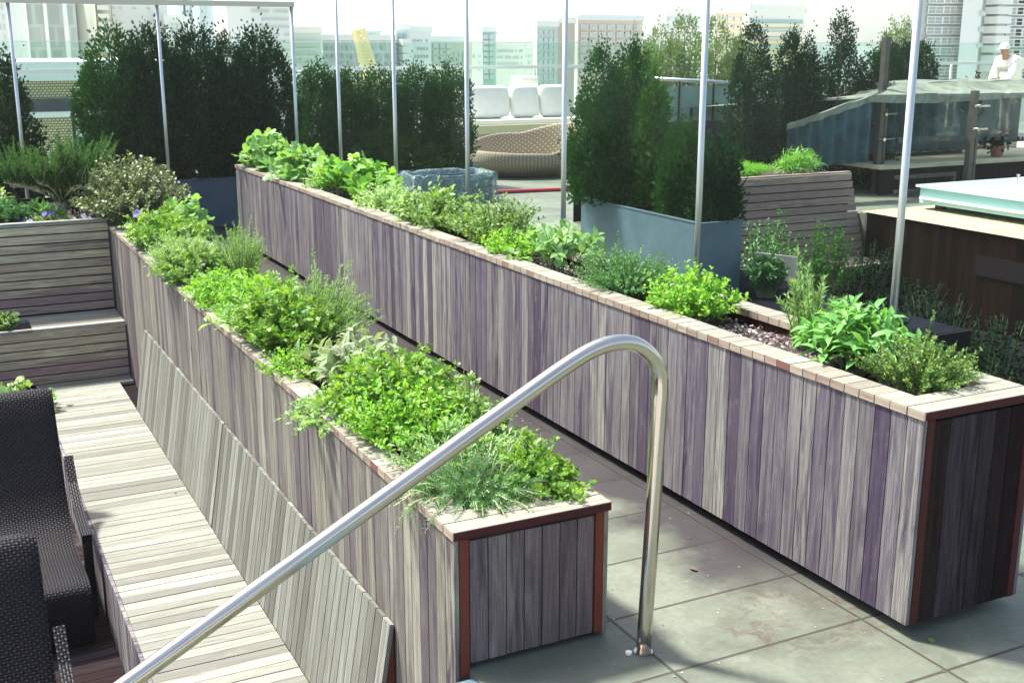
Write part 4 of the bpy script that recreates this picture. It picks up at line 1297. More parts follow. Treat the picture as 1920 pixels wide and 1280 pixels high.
def shell(u, v):
    t = u * 2 * math.pi
    h = rimh(t)
    seg = v * 4
    if seg <= 1:
        q = seg; r_ = .62 + .2 * q; z = .02 + .10 * q
    elif seg <= 2:
        q = seg - 1; r_ = .82 + .20 * math.sin(q * math.pi / 2); z = .12 + (h * .62 - .12) * q
    elif seg <= 3:
        q = seg - 2; r_ = 1.02 - .07 * q * q; z = h * .62 + (h * .38) * math.sin(q * math.pi / 2)
    else:
        q = seg - 3; r_ = .95 - .17 * q; z = h + (.27 - h) * q ** 1.25
    return Vector((1.28 * r_ * math.cos(t), .86 * r_ * math.sin(t), z))


b = MB(); b.grid(shell, 72, 32, 0, 6.6, 2.4); b.build('shell', M['wicker_tan'], db, smooth=True)
b = MB(); b.grid(lambda u, v: Vector((1.28 * .83 * v * math.cos(u * 6.2832), .86 * .83 * v * math.sin(u * 6.2832), .31 + .05 * (1 - v * v))), 48, 6, 0); b.build('seat_cushion', plain('pink_beige_cushion', (.58, .48, .38), .9, var=.08), db, smooth=True)
db.rotation_euler = (0, 0, rad(-6))


def pillow(name, label, x, y, z, wx, dy, hz, group=None, rz=0):
    mb = MB()

    def fn(u, v):
        t = u * 2 * math.pi; ph = (v - .5) * math.pi
        sg = lambda a, e: math.copysign(abs(a) ** e, a)
        return Vector((wx / 2 * sg(math.cos(ph), .35) * sg(math.cos(t), .4), dy / 2 * sg(math.cos(ph), .6) * sg(math.sin(t), .7), hz / 2 * sg(math.sin(ph), .4) + hz / 2))
    mb.grid(fn, 32, 20)
    o = mb.build(name, M['cushion'], smooth=True, org=(0, 0, 0))
    o.location = (x, y, z); o.rotation_euler = (rad(-8), 0, rz)
    return tag(o, label, 'cushion', group)


sf = thing('low_sofa', 'long pale yellow low base with white pad behind the wicker daybed', 'sofa', (12, 23.6, 0))
O = (12, 23.6, 0)
b = MB(); b.box(9.4, 13.6, 23.2, 24.6, .62, .80); b.build('base', M['yellow'], sf, org=O)
b = MB(); b.box(9.5, 13.5, 23.3, 24.5, .803, .90); b.build('pad', M['cushion'], sf, org=O)
for x in (9.6, 13.3):
    b = MB(); b.box(x, x + .12, 23.4, 24.4, 0, .615); b.build('leg', M['white'], sf, org=O)
b = MB(); b.box(9.75, 13.25, 23.5, 24.3, .02, .60); b.build('plinth', M['white'], sf, org=O)
for px0, px1, d in ((868, 958, 'wide white cushion at the left of the pale sofa'), (958, 1012, 'square white cushion in the middle of the pale sofa'), (1012, 1064, 'white cushion at the post end of the pale sofa')):
    a, c = at(px0, 225, 23.9), at(px1, 225, 23.9)
    pillow('white_cushion', d, (a.x + c.x) / 2, 23.95, .905, c.x - a.x - .02, .34, .72, 'white cushions on the pale sofa')
t = thing('white_cabinet', 'tall white cabinet standing behind the middle cushion', 'cabinet', (12.6, 25.4, 0))
a, c = at(968, 150, 25.2), at(1002, 150, 25.2)
b = MB(); b.box(a.x, c.x, 25.0, 25.5, .06, a.z + .08); b.build('carcass', M['white'], t, org=(12.6, 25.4, 0))
b = MB(); b.box(a.x + .03, c.x - .03, 24.975, 24.998, .1, a.z); b.build('door', M['cushion'], t, org=(12.6, 25.4, 0))
b = MB(); b.box(a.x, c.x, 25.05, 25.45, 0, .055); b.build('base', M['zinc'], t, org=(12.6, 25.4, 0))

wb = thing('wrapped_box', 'low tub wrapped in wrinkled clear blue plastic behind the glass', 'tub', (7.7, 17.6, 0))


def wrap(u, v):
    t = u * 2 * math.pi
    sg = lambda a, e: math.copysign(abs(a) ** e, a)
    hgt = .47
    s = 1.0 + .05 * math.sin(t * 7 + v * 4) + .03 * math.sin(t * 13) * (1 - v)
    if v < .75:
        q = v / .75; r_ = 1.0 - .04 * q; z = hgt * q
    else:
        q = (v - .75) / .25; r_ = .96 - .16 * q; z = hgt + .05 * math.sin(q * 3.14) - .12 * q
    return Vector((.76 * r_ * s * sg(math.cos(t), .35), .46 * r_ * s * sg(math.sin(t), .35), z + .015 * math.sin(t * 9)))


b = MB(); b.grid(wrap, 90, 18); b.build('plastic_sheet', M['plastic'], wb, smooth=True)
b = MB()
b.box(-.62, .62, -.36, -.33, .03, .40); b.box(-.62, .62, .33, .36, .03, .40); b.box(-.62, -.59, -.33, .33, .03, .40); b.box(.59, .62, -.33, .33, .03, .40); b.box(-.59, .59, -.33, .33, .03, .06); b.build('tub', M['zinc'], wb)
a, c = atz(900, 362, .03), atz(1100, 354, .03)
b = MB(); b.tube([(a.x - 1.2, a.y + .25, .035), (a.x, a.y, .035), a.lerp(c, .5) + Vector((0, .05, .0)), (c.x, c.y, .035), (c.x + 2, c.y - .5, .035)], .035, 10)
tag(b.build('red_hose', M['hose'], smooth=True), 'red hose lying across the wet paving behind the glass', 'hose')
a, c = atz(1415, 524, 0), atz(1492, 534, 0)
t = thing('metal_sheet', 'bare grey metal sheet standing on the dark paving near the blue planter', 'metal sheet', (a.x, a.y, 0))
d = Vector((c.x - a.x, c.y - a.y, 0)); nn = Vector((-d.y, d.x, 0)).normalized()
b = MB(); b.bar((a.x, a.y, .03), d, nn * .02, (0, 0, .27)); b.build('sheet', M['plate'], t, org=(a.x, a.y, 0))
b = MB(); b.bar((a.x, a.y, 0), d, nn * .05, (0, 0, .029)); b.build('foot', M['iron'], t, org=(a.x, a.y, 0))

# ------------------------------------------------------------------ wicker loungers


def lounger():
    t = thing('wicker_lounger', 'dark wicker lounge chair facing away from the far bed, full seat in view', 'lounge chair')
    W = .60
    # profile in (y, z): seat front at y=0 facing -y, curves up into the tall reclined back
    prof = [(0.03, 0.02), (0.0, .20), (-.01, .36), (.02, .405), (.10, .42), (.35, .40), (.60, .375), (.80, .38), (.95, .42), (1.07, .51), (1.17, .65), (1.28, .85), (1.40, 1.08), (1.47, 1.22), (1.51, 1.265), (1.56, 1.265), (1.585, 1.22), (1.52, 1.0), (1.40, .70), (1.30, .40), (1.26, .02)]
    ln = [0]
    for p_, q in zip(prof[:-1], prof[1:]):
        ln.append(ln[-1] + math.hypot(q[0] - p_[0], q[1] - p_[1]))
    mb = MB()
    n = len(prof) - 1

    def fn(u, v):
        x = (u - .5) * W
        i = min(n, round(v * n))
        y, z = prof[i]
        e = 1 - abs(2 * u - 1) ** 8 * .015
        return Vector((x, y, z * e))
    b0 = len(mb.v)
    NU = 14
    for i in range(NU + 1):
        for j in range(n + 1):
            mb.v.append(tuple(fn(i / NU, j / n)))
    for i in range(NU):
        for j in range(n):
            a_ = i * (n + 1) + j
            mb.f.append((a_, a_ + n + 1, a_ + n + 2, a_ + 1)); mb.m.append(0)
            x0, x1 = i / NU * W, (i + 1) / NU * W
            mb.uv.append(((x0, ln[j]), (x1, ln[j]), (x1, ln[j + 1]), (x0, ln[j + 1])))
    mb.build('seat_shell', M['wicker_dark'], t, smooth=True)
    for s in (-1, 1):
        mb = MB()
        x = s * W / 2
        # closed side wall following the profile
        mid = [(.04, .02), (1.24, .02)]
        pts = prof
        for i in range(4, 16):
            y0, z0 = pts[i]; y1, z1 = pts[i + 1]
            yb0 = y0; yb1 = y1
            zb = .02
            q = [(x, y0, z0), (x, y1, z1), (x, min(y1, 1.26) if i < 12 else 1.27 + (z1 - .4) * .25, zb if i < 9 else max(.02, z1 - .35)), (x, min(y0, 1.26) if i < 12 else 1.27 + (z0 - .4) * .25, zb if i < 9 else max(.02, z0 - .35))]
            mb.quad(q if s < 0 else q[::-1], [(p_[1], p_[2]) for p_ in (q if s < 0 else q[::-1])])
        mb.quad([(x, 0.03, .02), (x, 0, .2), (x, -.01, .36), (x, .02, .405), (x, .10, .42), (x, .1, .02)][::(1 if s < 0 else -1)], [(0, 0)] * 6)
        mb.build('side_panel', M['wicker_dark'], t)
        # arm: flat sloping strap on a slab leg
        mb = MB()
        ax0, ax1 = (W / 2 + .015, W / 2 + .075) if s > 0 else (-W / 2 - .075, -W / 2 - .015)
        arm = [(1.22, .86), (1.05, .72), (.82, .62), (.55, .585), (.42, .575)]
        for (y0, z0), (y1, z1) in zip(arm[:-1], arm[1:]):
            mb.bar((ax0, y0, z0), (0, y1 - y0, z1 - z0), (ax1 - ax0, 0, 0), (0, .0, -.045))
        mb.bar((ax0, .42, .575), (0, 0, -.56), (ax1 - ax0, 0, 0), (0, .055, 0))
        mb.build('arm', M['wicker_dark'], t)
    for x in (-W / 2 + .04, W / 2 - .04):
        for y in (.1, 1.2):
            mb = MB(); mb.tube([(x, y, 0), (x, y, .03)], .018, 8); mb.build('foot', M['black'], t)
    return t


lo = lounger()
lo.location = (.36, 7.28, -1.3)
lo.scale = (1, 1, 1.06)
lo['label'] = 'dark wicker lounge chair by the bench, its seat fully in view'
lo['group'] = 'dark wicker loungers'
dup(lo, (.02, 4.72, -1.3), 'dark wicker lounge chair nearest the camera, only its tall back in view', 'dark wicker loungers', scale=(1, 1, 1))

# ------------------------------------------------------------------ herbs in the low planter
ZA, ZB = .54, .935
GA, GB = 'herbs in the low planter', 'herbs in the tall planter'
herb('flowering_bush', 'variegated bush with tiny white flowers at the far end of the low planter', 'shrub', 1.98, 13.1, ZA, .64, .80, .80, 'ovate', 340, 30, .062, 'lf_bush', None, seed=1, tmin=.2, base=.35, twig='twig', sr=.004, dome=.55, extra=flowers('petal_white', 22, .016, 'flower'))
q = at(272, 396, 12.1)
herb('pansy', 'purple pansy between the variegated bush and the parsley', 'flower', q.x, 12.1, ZA, .05, .05, q.z - ZA - .02, 'ovate', 9, 8, .06, 'lf_green', None, seed=2, dome=.1, extra=flowers('petal_purple', 3, .05, 'flower'))
herb('squash_plant', 'broad-leaved young plant on the corridor side of the far parsley', 'plant', 2.30, 11.9, ZA, .28, .30, .42, 'palm', 22, 5, .15, 'lf_squash', GA, seed=3, tmin=.5, sr=.004)
herb('parsley', 'bright green parsley next to the purple pansy', 'herb', 2.00, 11.35, ZA, .36, .75, .36, 'parsley', 230, 13, .062, 'lf_parsley', GA, seed=4, dome=.4, tmin=.35)
herb('dill', 'feathery pale herb between the far parsley and the upright rosemary', 'herb', 1.93, 10.05, ZA, .34, .50, .33, 'needle', 170, 42, .05, 'lf_silver', GA, seed=5, dome=.4)
herb('parsley', 'loose parsley with lighter tips in front of the feathery herb', 'herb', 1.93, 9.55, ZA, .34, .40, .33, 'parsley', 150, 12, .06, 'lf_green', GA, seed=6, tmin=.35)
herb('rosemary', 'tall upright rosemary on the corridor side, far along the low planter', 'herb', 2.25, 9.45, ZA, .22, .42, .48, 'needle', 70, 80, .042, 'lf_rosemary', GA, seed=7, upw=.45, dome=.25, sr=.003, tmin=.1)
herb('lemon_balm', 'yellow-green lemon balm mound left of the upright rosemary', 'herb', 1.92, 8.55, ZA, .33, .52, .30, 'ovate', 130, 13, .050, 'lf_lime', GA, seed=8, tmin=.35)
herb('parsley', 'small dark-tipped parsley on the corridor rim behind the lemon balm', 'herb', 2.25, 8.5, ZA, .22, .32, .25, 'parsley', 70, 12, .055, 'lf_green', GA, seed=9)
herb('dill', 'lime feathery herb with a few long sage leaves before it', 'herb', 1.98, 7.85, ZA, .32, .36, .36, 'parsley', 130, 15, .045, 'lf_lime', GA, seed=10)
herb('sage', 'few long grey-green sage leaves over the bench-side rim', 'herb', 1.83, 7.55, ZA, .24, .2, .26, 'lance', 12, 6, .15, 'lf_silver', GA, seed=11, tmin=.5)
herb('parsley', 'dense curly parsley left of the feathery rosemary', 'herb', 1.95, 7.12, ZA, .32, .42, .38, 'parsley', 220, 14, .058, 'lf_parsley', GA, seed=12, dome=.4, tmin=.3)
herb('rosemary', 'feathery pale rosemary leaning over the corridor, mid low planter', 'herb', 2.26, 7.25, ZA, .26, .52, .44, 'needle', 100, 80, .042, 'lf_rosemary', GA, seed=13, upw=.35, lean=(.06, 0), sr=.003, dome=.35, tmin=.1)
herb('oregano', 'small yellow oregano beside the grey sage', 'herb', 1.86, 6.5, ZA, .24, .32, .20, 'ovate', 100, 12, .034, 'lf_lime', GA, seed=14)
herb('sage', 'grey-purple broad sage with bare soil round it, mid low planter', 'herb', 2.07, 6.12, ZA, .32, .36, .33, 'lance', 42, 9, .16, 'lf_sage', GA, seed=15, tmin=.35, sr=.004, roll=.35, out=1.2)
herb('chervil', 'trailing fine chervil hanging over the bench-side rim', 'herb', 1.80, 5.62, ZA, .27, .36, .16, 'parsley', 80, 14, .035, 'lf_silver', GA, seed=16, trail=.04)
herb('parsley', 'largest curly parsley clump, left of the handrail', 'herb', 2.05, 5.42, ZA, .35, .40, .35, 'parsley', 290, 14, .058, 'lf_parsley', GA, seed=17, dome=.42, tmin=.28)
herb('marjoram', 'lime round-leaved marjoram in front of the largest parsley', 'herb', 1.97, 5.02, ZA, .34, .36, .33, 'ovate', 150, 14, .044, 'lf_lime', GA, seed=18, dome=.4)
herb('parsley', 'narrow parsley on the corridor rim behind the handrail', 'herb', 2.27, 4.98, ZA, .18, .36, .28, 'parsley', 90, 13, .05, 'lf_green', GA, seed=19)
herb('lavender', 'silvery narrow-leaved lavender under the handrail', 'herb', 2.05, 4.66, ZA, .32, .24, .24, 'lance', 110, 16, .052, 'lf_silver', GA, seed=20, upw=.5)
herb('trailing_rosemary', 'trailing rosemary with bare stems creeping over the near end boards', 'herb', 1.98, 4.28, ZA, .38, .34, .24, 'needle', 170, 60, .038, 'lf_thyme', GA, seed=21, trail=.12, twig='twig_pale', sr=.004, dome=.3, tmin=.15)
herb('parsley', 'lime parsley at the corridor corner of the near end', 'herb', 2.25, 4.26, ZA, .20, .30, .20, 'parsley', 100, 13, .048, 'lf_parsley', GA, seed=22)
herb('thyme', 'wispy thyme strands dangling over the near bench-side corner', 'herb', 1.78, 4.22, ZA, .22, .16, .14, 'needle', 22, 40, .03, 'lf_silver', GA, seed=23, trail=.16, twig='twig_pale')

# herbs in the tall planter
herb('squash_plant', 'large-leaved squash at the far end of the tall planter', 'plant', 3.85, 14.2, ZB, .34, .60, .46, 'palm', 44, 5, .20, 'lf_squash', GB, seed=31, tmin=.4, sr=.005, droop=.1, roll=.3)
herb('squash_plant', 'second squash with paler folded leaves, nearer than the first', 'plant', 3.88, 12.95, ZB, .34, .60, .37, 'palm', 44, 5, .18, 'lf_squash', GB, seed=32, tmin=.4, sr=.005, droop=.1, roll=.4)
herb('silver_herb', 'small silvery herb at the front rim beside the lobed plant', 'herb', 3.72, 12.0, ZB, .16, .25, .22, 'lance', 40, 10, .06, 'lf_silver', GB, seed=33)
herb('grape_vine', 'yellow-green lobed-leaf plant with long arching shoots', 'plant', 3.95, 11.6, ZB, .40, .62, .42, 'palm', 46, 6, .145, 'lf_grape', GB, seed=34, tmin=.35, sr=.005, roll=.45, lean=(.08, 0))
herb('catmint', 'loose mid-green catmint before the plastic-wrapped box', 'herb', 3.90, 10.2, ZB, .32, .62, .27, 'ovate', 150, 12, .055, 'lf_silver', GB, seed=35)
herb('lemon_balm', 'broad lemon balm in front of the wrapped tub', 'herb', 3.88, 9.0, ZB, .33, .62, .34, 'ovate', 150, 11, .078, 'lf_green', GB, seed=36)
herb('oregano', 'dense oregano with a leggy tall sprig, right of the lemon balm', 'herb', 3.92, 8.05, ZB, .34, .46, .40, 'ovate', 190, 13, .044, 'lf_green', GB, seed=37)
herb('marjoram', 'light lime marjoram at the front rim left of the tomato seedling', 'herb', 3.78, 7.55, ZB, .22, .28, .24, 'ovate', 80, 12, .042, 'lf_lime', GB, seed=38)
herb('tomato_seedling', 'tomato seedling with drooping leaves over bare gravel', 'plant', 3.92, 7.05, ZB, .32, .34, .34, 'ovate', 20, 11, .11, 'lf_squash', GB, seed=39, droop=.4, sr=.004, tmin=.4)
herb('thyme', 'dense blue-green thyme mound with thin flower spikes', 'herb', 3.88, 6.1, ZB, .32, .42, .28, 'tiny', 240, 40, .022, 'lf_thyme', GB, seed=40)
herb('mint', 'bushy light green mint rising before the blue planter corner', 'herb', 3.86, 5.38, ZB, .25, .32, .30, 'ovate', 90, 15, .048, 'lf_lime', GB, seed=41, dome=.5)
herb('rosemary', 'upright bristly rosemary at the back rim before the dark court', 'herb', 4.03, 4.55, ZB, .14, .22, .46, 'needle', 24, 95, .052, 'lf_rosemary', GB, seed=42, upw=.35, dome=.5, sr=.004, tmin=.05)
herb('sage', 'big-leaved green sage between the rosemary and the near oregano', 'herb', 3.95, 4.12, ZB, .28, .26, .30, 'lance', 44, 9, .155, 'lf_broadsage', GB, seed=43, tmin=.3, sr=.005, roll=.3, out=1.1)
herb('oregano', 'leggy small-leaved oregano at the near corner of the tall planter', 'herb', 3.90, 3.68, ZB, .25, .24, .27, 'tiny', 120, 34, .026, 'lf_green', GB, seed=44, dome=.5, sr=.003)

# plants in the stepped bed
branchy('rosemary_shrub', 'large open rosemary shrub with bare lower stems in the stepped bed', 'shrub', 1.33, 13.75, .6, .66, .45, 1.12, 14, 26, 'lf_rosemary_dark', 51, .055)
herb('pansy', 'pansies with purple and pale blue flowers below the rosemary shrub', 'flower', 1.12, 13.15, .6, .28, .12, .17, 'ovate', 30, 8, .05, 'lf_green', None, seed=52, extra=flowers('petal_purple', 5, .035, 'flower'))
herb('pansy', 'small pale blue pansies right of the purple ones', 'flower', 1.42, 13.12, .6, .16, .08, .12, 'ovate', 12, 6, .04, 'lf_green', None, seed=53, extra=flowers('petal_pale', 5, .028, 'flower'))
herb('sage', 'light green sage rosette above the pansies', 'herb', 1.08, 13.4, .6, .2, .16, .28, 'lance', 12, 8, .16, 'lf_broadsage', None, seed=54, upw=.6, tmin=.3)
herb('fern', 'dark ferny plant at the picture edge in the stepped bed', 'plant', .72, 13.4, .6, .36, .25, .30, 'parsley', 110, 14, .07, 'lf_thyme', None, seed=55)
herb('low_shrub', 'dark low shrub between the rosemary shrub and the variegated bush', 'shrub', 1.62, 13.95, .6, .35, .45, .42, 'ovate', 90, 18, .045, 'lf_dark', None, seed=56)
herb('lovage', 'tall leafy stem at the picture edge, left of the rosemary shrub', 'plant', .70, 13.9, .6, .16, .16, .55, 'ovate', 8, 8, .12, 'lf_green', None, seed=57)
herb('pocket_plant', 'small leafy plant in the pocket of the ledge', 'plant', .55, 12.45, -.31, .12, .14, .25, 'palm', 12, 5, .09, 'lf_green', None, seed=58)
herb('cucumber_plant', 'low broad-leaved plant growing behind the wicker lounger', 'plant', .58, 11.35, -.98, .34, .42, .40, 'palm', 34, 5, .13, 'lf_green', None, seed=59, roll=.5)
# plants beyond the glass
herb('bright_groundcover', 'bright lime mound on the rim of the slatted garden bench', 'plant', 10.6, 13.85, .6, .85, .3, .22, 'blade', 420, 9, .12, 'lf_grass', None, seed=61, tmin=.2)
herb('spider_plant', 'arching yellow-green spider plant on the bench rim', 'plant', 11.75, 13.75, .6, .4, .26, .36, 'blade', 60, 9, .26, 'lf_grape', None, seed=62, tmin=.2, droop=.3)
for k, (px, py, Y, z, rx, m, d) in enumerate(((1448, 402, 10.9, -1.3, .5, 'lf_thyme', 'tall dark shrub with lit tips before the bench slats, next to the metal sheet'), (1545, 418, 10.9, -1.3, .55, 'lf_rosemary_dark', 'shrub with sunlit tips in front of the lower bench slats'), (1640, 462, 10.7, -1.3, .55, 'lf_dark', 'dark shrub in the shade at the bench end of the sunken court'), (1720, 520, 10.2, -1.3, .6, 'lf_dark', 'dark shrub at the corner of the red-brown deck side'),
        (1575, 520, 8.6, -1.3, .75, 'lf_dark', 'low dark shrub behind the upright rosemary'), (1760, 560, 8.2, -1.3, .9, 'lf_dark', 'broad dark shrub added to darken the court behind the near oregano'), (1880, 600, 7.6, -1.3, .9, 'lf_dark', 'dark shrub added to fill the shade under the deck side at the picture edge'), (1830, 640, 6.2, -1.3, .8, 'lf_dark', 'dark ground shrub added as shade close behind the glass'), (1660, 585, 7.2, -1.3, .8, 'lf_dark', 'dark ground shrub added as shade behind the big-leaved sage'), (1440, 480, 9.15, 0, .2, 'lf_thyme', 'small shrub at the foot of the blue metal planter'))):  # broad and ground shrubs added to fill the court with darkness
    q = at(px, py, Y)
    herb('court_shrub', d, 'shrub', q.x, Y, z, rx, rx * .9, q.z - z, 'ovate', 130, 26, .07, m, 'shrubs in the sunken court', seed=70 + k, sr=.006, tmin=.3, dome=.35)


def litter(name, label, x, y, z, size, m, kind='ovate', seed=0):
    g = np.random.default_rng(seed)
    t = thing(name, label, 'leaf' if 'leaf' in name else 'scrap', (x, y, z))
    scatter('blade', kind, np.array([[0, 0, .003]]), np.array([[math.cos(seed), math.sin(seed), .08]]), np.array([[.1, .1, 1.]]), np.array([size]), m if not isinstance(m, str) else M[m], t)


q = atz(1748, 1206, 0); litter('fallen_leaf', 'small green leaf lying on the shaded paving', q.x, q.y, .002, .045, 'lf_green', seed=1)
q = atz(1309, 1071, 0); litter('fallen_leaf', 'curled brown leaf lying on the paving by the handrail', q.x, q.y, .002, .05, 'bark', seed=2)
q = atz(1225, 1149, 0); litter('paper_scrap', 'tiny blue scrap on the paving beside the handrail foot', q.x, q.y, .002, .04, plain('blue_scrap', (.02, .12, .45)), 'blade', seed=3)
q = atz(222, 700, ZS); litter('fallen_leaf', 'pale yellow leaf on the bench seat by the riser', q.x, q.y, ZS + .002, .13, plain('dry_leaf', (.42, .36, .2)), 'ovate', seed=6)
q = atz(199, 747, ZS); litter('fallen_leaf', 'dark twig-like leaf on the far bench seat', q.x, q.y, ZS + .002, .09, 'bark', 'blade', seed=7)
q = atz(330, 925, ZS); litter('fallen_leaf', 'dark speck of leaf in the middle of the bench seat', q.x, q.y, ZS + .002, .03, 'bark', 'ovate', seed=8)

# ------------------------------------------------------------------ city


def part_box(parent, name, x0, x1, y0, y1, z0, z1, m, org):
    b = MB(); b.box(x0, x1, y0, y1, z0, z1); return b.build(name, M[m] if isinstance(m, str) else m, parent, org=org)


WMESH = {}


def windows(t, org, x0, x1, z0, z1, y, nx, nz, ww, wh, m, frame=None, skip=0, name='window', limit=96):
    """each window is its own child; pane boxes share one mesh"""
    key = (round(ww, 2), round(wh, 2), m, frame)
    if key not in WMESH:
        b = MB()
        b.box(-ww / 2, ww / 2, -.10, .02, -wh / 2, wh / 2, mi=0)
        if frame:
            f = min(ww, wh) * .14
            b.box(-ww / 2 - f, ww / 2 + f, -.16, -.105, wh / 2, wh / 2 + f, mi=1); b.box(-ww / 2 - f, ww / 2 + f, -.16, -.105, -wh / 2 - f, -wh / 2, mi=1)
            b.box(-ww / 2 - f, -ww / 2, -.16, -.105, -wh / 2, wh / 2, mi=1); b.box(ww / 2, ww / 2 + f, -.16, -.105, -wh / 2, wh / 2, mi=1); b.box(-f * .4, f * .4, -.15, -.102, -wh / 2, wh / 2, mi=1)
            b.box(-ww / 2, -f * .4, -.15, -.102, -f * .3, f * .3, mi=1); b.box(f * .4, ww / 2, -.15, -.102, -f * .3, f * .3, mi=1)
        o = b.build(name, [M[m], M['b_white']])
        WMESH[key] = o.data
        bpy.data.objects.remove(o)
    c = 0
    for j in range(nz):
        for i in range(nx):
            if skip and random.random() < skip:
                continue
            if c >= limit:
                return
            o = bpy.data.objects.new(name, WMESH[key])
            col.objects.link(o)
            o.parent = t
            o.location = (x0 + (x1 - x0) * (i + .5) / nx - org[0], y - org[1], z1 - (z1 - z0) * (j + .5) / nz - org[2])
            c += 1


def tower(label, px0, px1, pyt, Y, m, depth=14, name='building', roof=True):
    a, c = at(px0, pyt, Y), at(px1, pyt, Y)
    zt = a.z
    org = ((a.x + c.x) / 2, Y, -30)
    t = thing(name, label, 'building', org)
    sk_ = round((a.x + c.x) / 2 / Y * 8) / 8
    b = MB(); b.bar((a.x, Y, -30), (0, 0, zt + 30), (c.x - a.x, 0, 0), (depth * sk_, depth, 0)); b.build('wall', M[m], t, org=org)
    if roof:
        b = MB(); b.bar((a.x - .1, Y - .12, zt + .002), (c.x - a.x + .2, 0, 0), (depth * sk_, depth, 0), (0, 0, .5)); b.build('roof', M['b_white'], t, org=org)
    return t, org, a.x, c.x, zt


def zpix(py, Y, px=900):
    return at(px, py, Y).z


def wpx(t, org, px0, px1, py0, py1, Y, nx, nz, fw, fh, m, frame=None, skip=0, limit=96):
    a, c = at(px0, py0, Y), at(px1, py1, Y)
    dx, dz = (c.x - a.x) / nx, (a.z - c.z) / nz
    windows(t, org, a.x, c.x, c.z, a.z, Y, nx, nz, dx * fw, dz * fh, m, frame, skip, limit=limit)


t, org, xa, xb, zt = tower('white building with narrow slit windows at the picture edge', -45, 22, -40, 92, 'b_white')
wpx(t, org, -40, 20, -35, 135, 92, 6, 9, .35, .6, 'w_mid', None, .25)
t, org, xa, xb, zt = tower('dark glass office tower with white vertical fins', 26, 134, -60, 110, 'curtainwall', roof=False)
for p0_, p1_ in ((37, 46), (78, 84), (114, 122)):
    a, c = at(p0_, 0, 110), at(p1_, 0, 110)
    part_box(t, 'fin', a.x, c.x, 109.2, 109.98, -30, zt, 'b_white', org)
part_box(t, 'ledge', xa - .5, xb + .5, 108.6, 109.15, zpix(142, 110), zpix(133, 110), 'b_white', org)
t, org, xa, xb, zt = tower('plain cream tower beside the dark glass office tower', 134, 172, -60, 118, 'b_cream', roof=False)
b = MB(); r_ = (xb - xa) * .5; b.tube([((xa + xb) / 2, 118, -30), ((xa + xb) / 2, 118, zt)], r_ * .98, 24); b.build('round_bay', M['b_cream'], t, smooth=True, org=org)
t, org, xa, xb, zt = tower('tan apartment tower with stacked balconies', 158, 202, -60, 126, 'b_tan', roof=False)
wpx(t, org, 162, 176, -20, 90, 125.9, 1, 8, .8, .7, 'w_dark', None)
wpx(t, org, 181, 198, -20, 90, 125.9, 1, 8, .95, .6, 'w_dark', None)
for k in range(8):
    z = zpix(-8 + 13.7 * k, 125)
    part_box(t, 'balcony', at(179, 0, 125).x, at(200, 0, 125).x, 124.2, 125.4, z - .55, z - .1, 'b_white', org)
t, org, xa, xb, zt = tower('white tower with sparse small windows behind the tall hedge', 203, 308, -60, 135, 'b_white', roof=False)
wpx(t, org, 205, 306, 8, 120, 134.9, 7, 8, .42, .3, 'w_mid', None, .4)
t, org, xa, xb, zt = tower('low white block with rows of small windows beyond the peaked evergreen', 308, 345, 38, 128, 'b_white')
wpx(t, org, 318, 345, 42, 90, 127.9, 3, 6, .6, .5, 'w_mid', None)
for px0, px1, py, Y, d in ((332, 341, -10, 210, 'slim pale blue far tower'), (346, 354, -10, 212, 'slimmer pale blue far tower right beside it'), (362, 368, -10, 205, 'thinnest far tower with striped face'), (372, 396, -5, 220, 'wide pale striped far tower with a dark edge')):
    t, org, xa, xb, zt = tower(d, px0, px1, py, Y, 'b_blue', roof=True)
    wpx(t, org, px0 + 1, px1 - 1, py + 8, 80, Y - .1, 2, 9, .5, .5, 'w_blue', None)
t, org, xa, xb, zt = tower('broad white slab block with long rows of windows', 425, 548, 14, 95, 'b_white')
wpx(t, org, 470, 546, 14, 129, 94.9, 12, 8, .6, .36, 'w_mid', None, .08)
t, org, xa, xb, zt = tower('pale green banded block right of the screen corner', 548, 602, 62, 97, 'b_green')
wpx(t, org, 550, 600, 72, 128, 96.9, 1, 4, .98, .4, 'w_mid', None)
t, org, xa, xb, zt = tower('cream low building with two rows of windows under the white slab block', 508, 566, 152, 62, 'b_cream')
wpx(t, org, 512, 562, 164, 184, 61.9, 3, 2, .75, .55, 'w_dark', None)
t, org, xa, xb, zt = tower('grey-green striped glass block behind the yellow crane', 604, 742, 76, 104, 'curtainwall2')
wpx(t, org, 608, 740, 82, 128, 103.9, 14, 3, .3, .5, 'w_dark', None, .3)
t, org, xa, xb, zt = tower('lighter stepped glass tower rising behind the striped block', 676, 712, 58, 116, 'b_teal')
wpx(t, org, 678, 710, 62, 80, 115.9, 4, 2, .5, .5, 'w_mid', None)
t, org, xa, xb, zt = tower('blue-grey block with white stacked balconies', 741, 767, 56, 106, 'b_blue')
for k in range(6):
    z = zpix(74 + 13.5 * k, 105)
    part_box(t, 'balcony', at(750, 0, 105).x, at(768, 0, 105).x, 104.6, 105.9, z - .6, z, 'b_white', org)
wpx(t, org, 742, 766, 60, 128, 105.9, 2, 5, .6, .55, 'w_dark', None)
t, org, xa, xb, zt = tower('white block dotted with small dark windows', 767, 808, 60, 107, 'b_white')
wpx(t, org, 770, 804, 70, 128, 106.9, 6, 4, .35, .4, 'w_dark', None, .25)
t, org, xa, xb, zt = tower('tan framed block with large windows', 808, 876, 78, 111, 'b_tan')
wpx(t, org, 810, 848, 80, 128, 110.9, 3, 4, .75, .7, 'w_mid', None)
wpx(t, org, 850, 874, 95, 128, 110.9, 3, 3, .6, .6, 'w_mid', None)
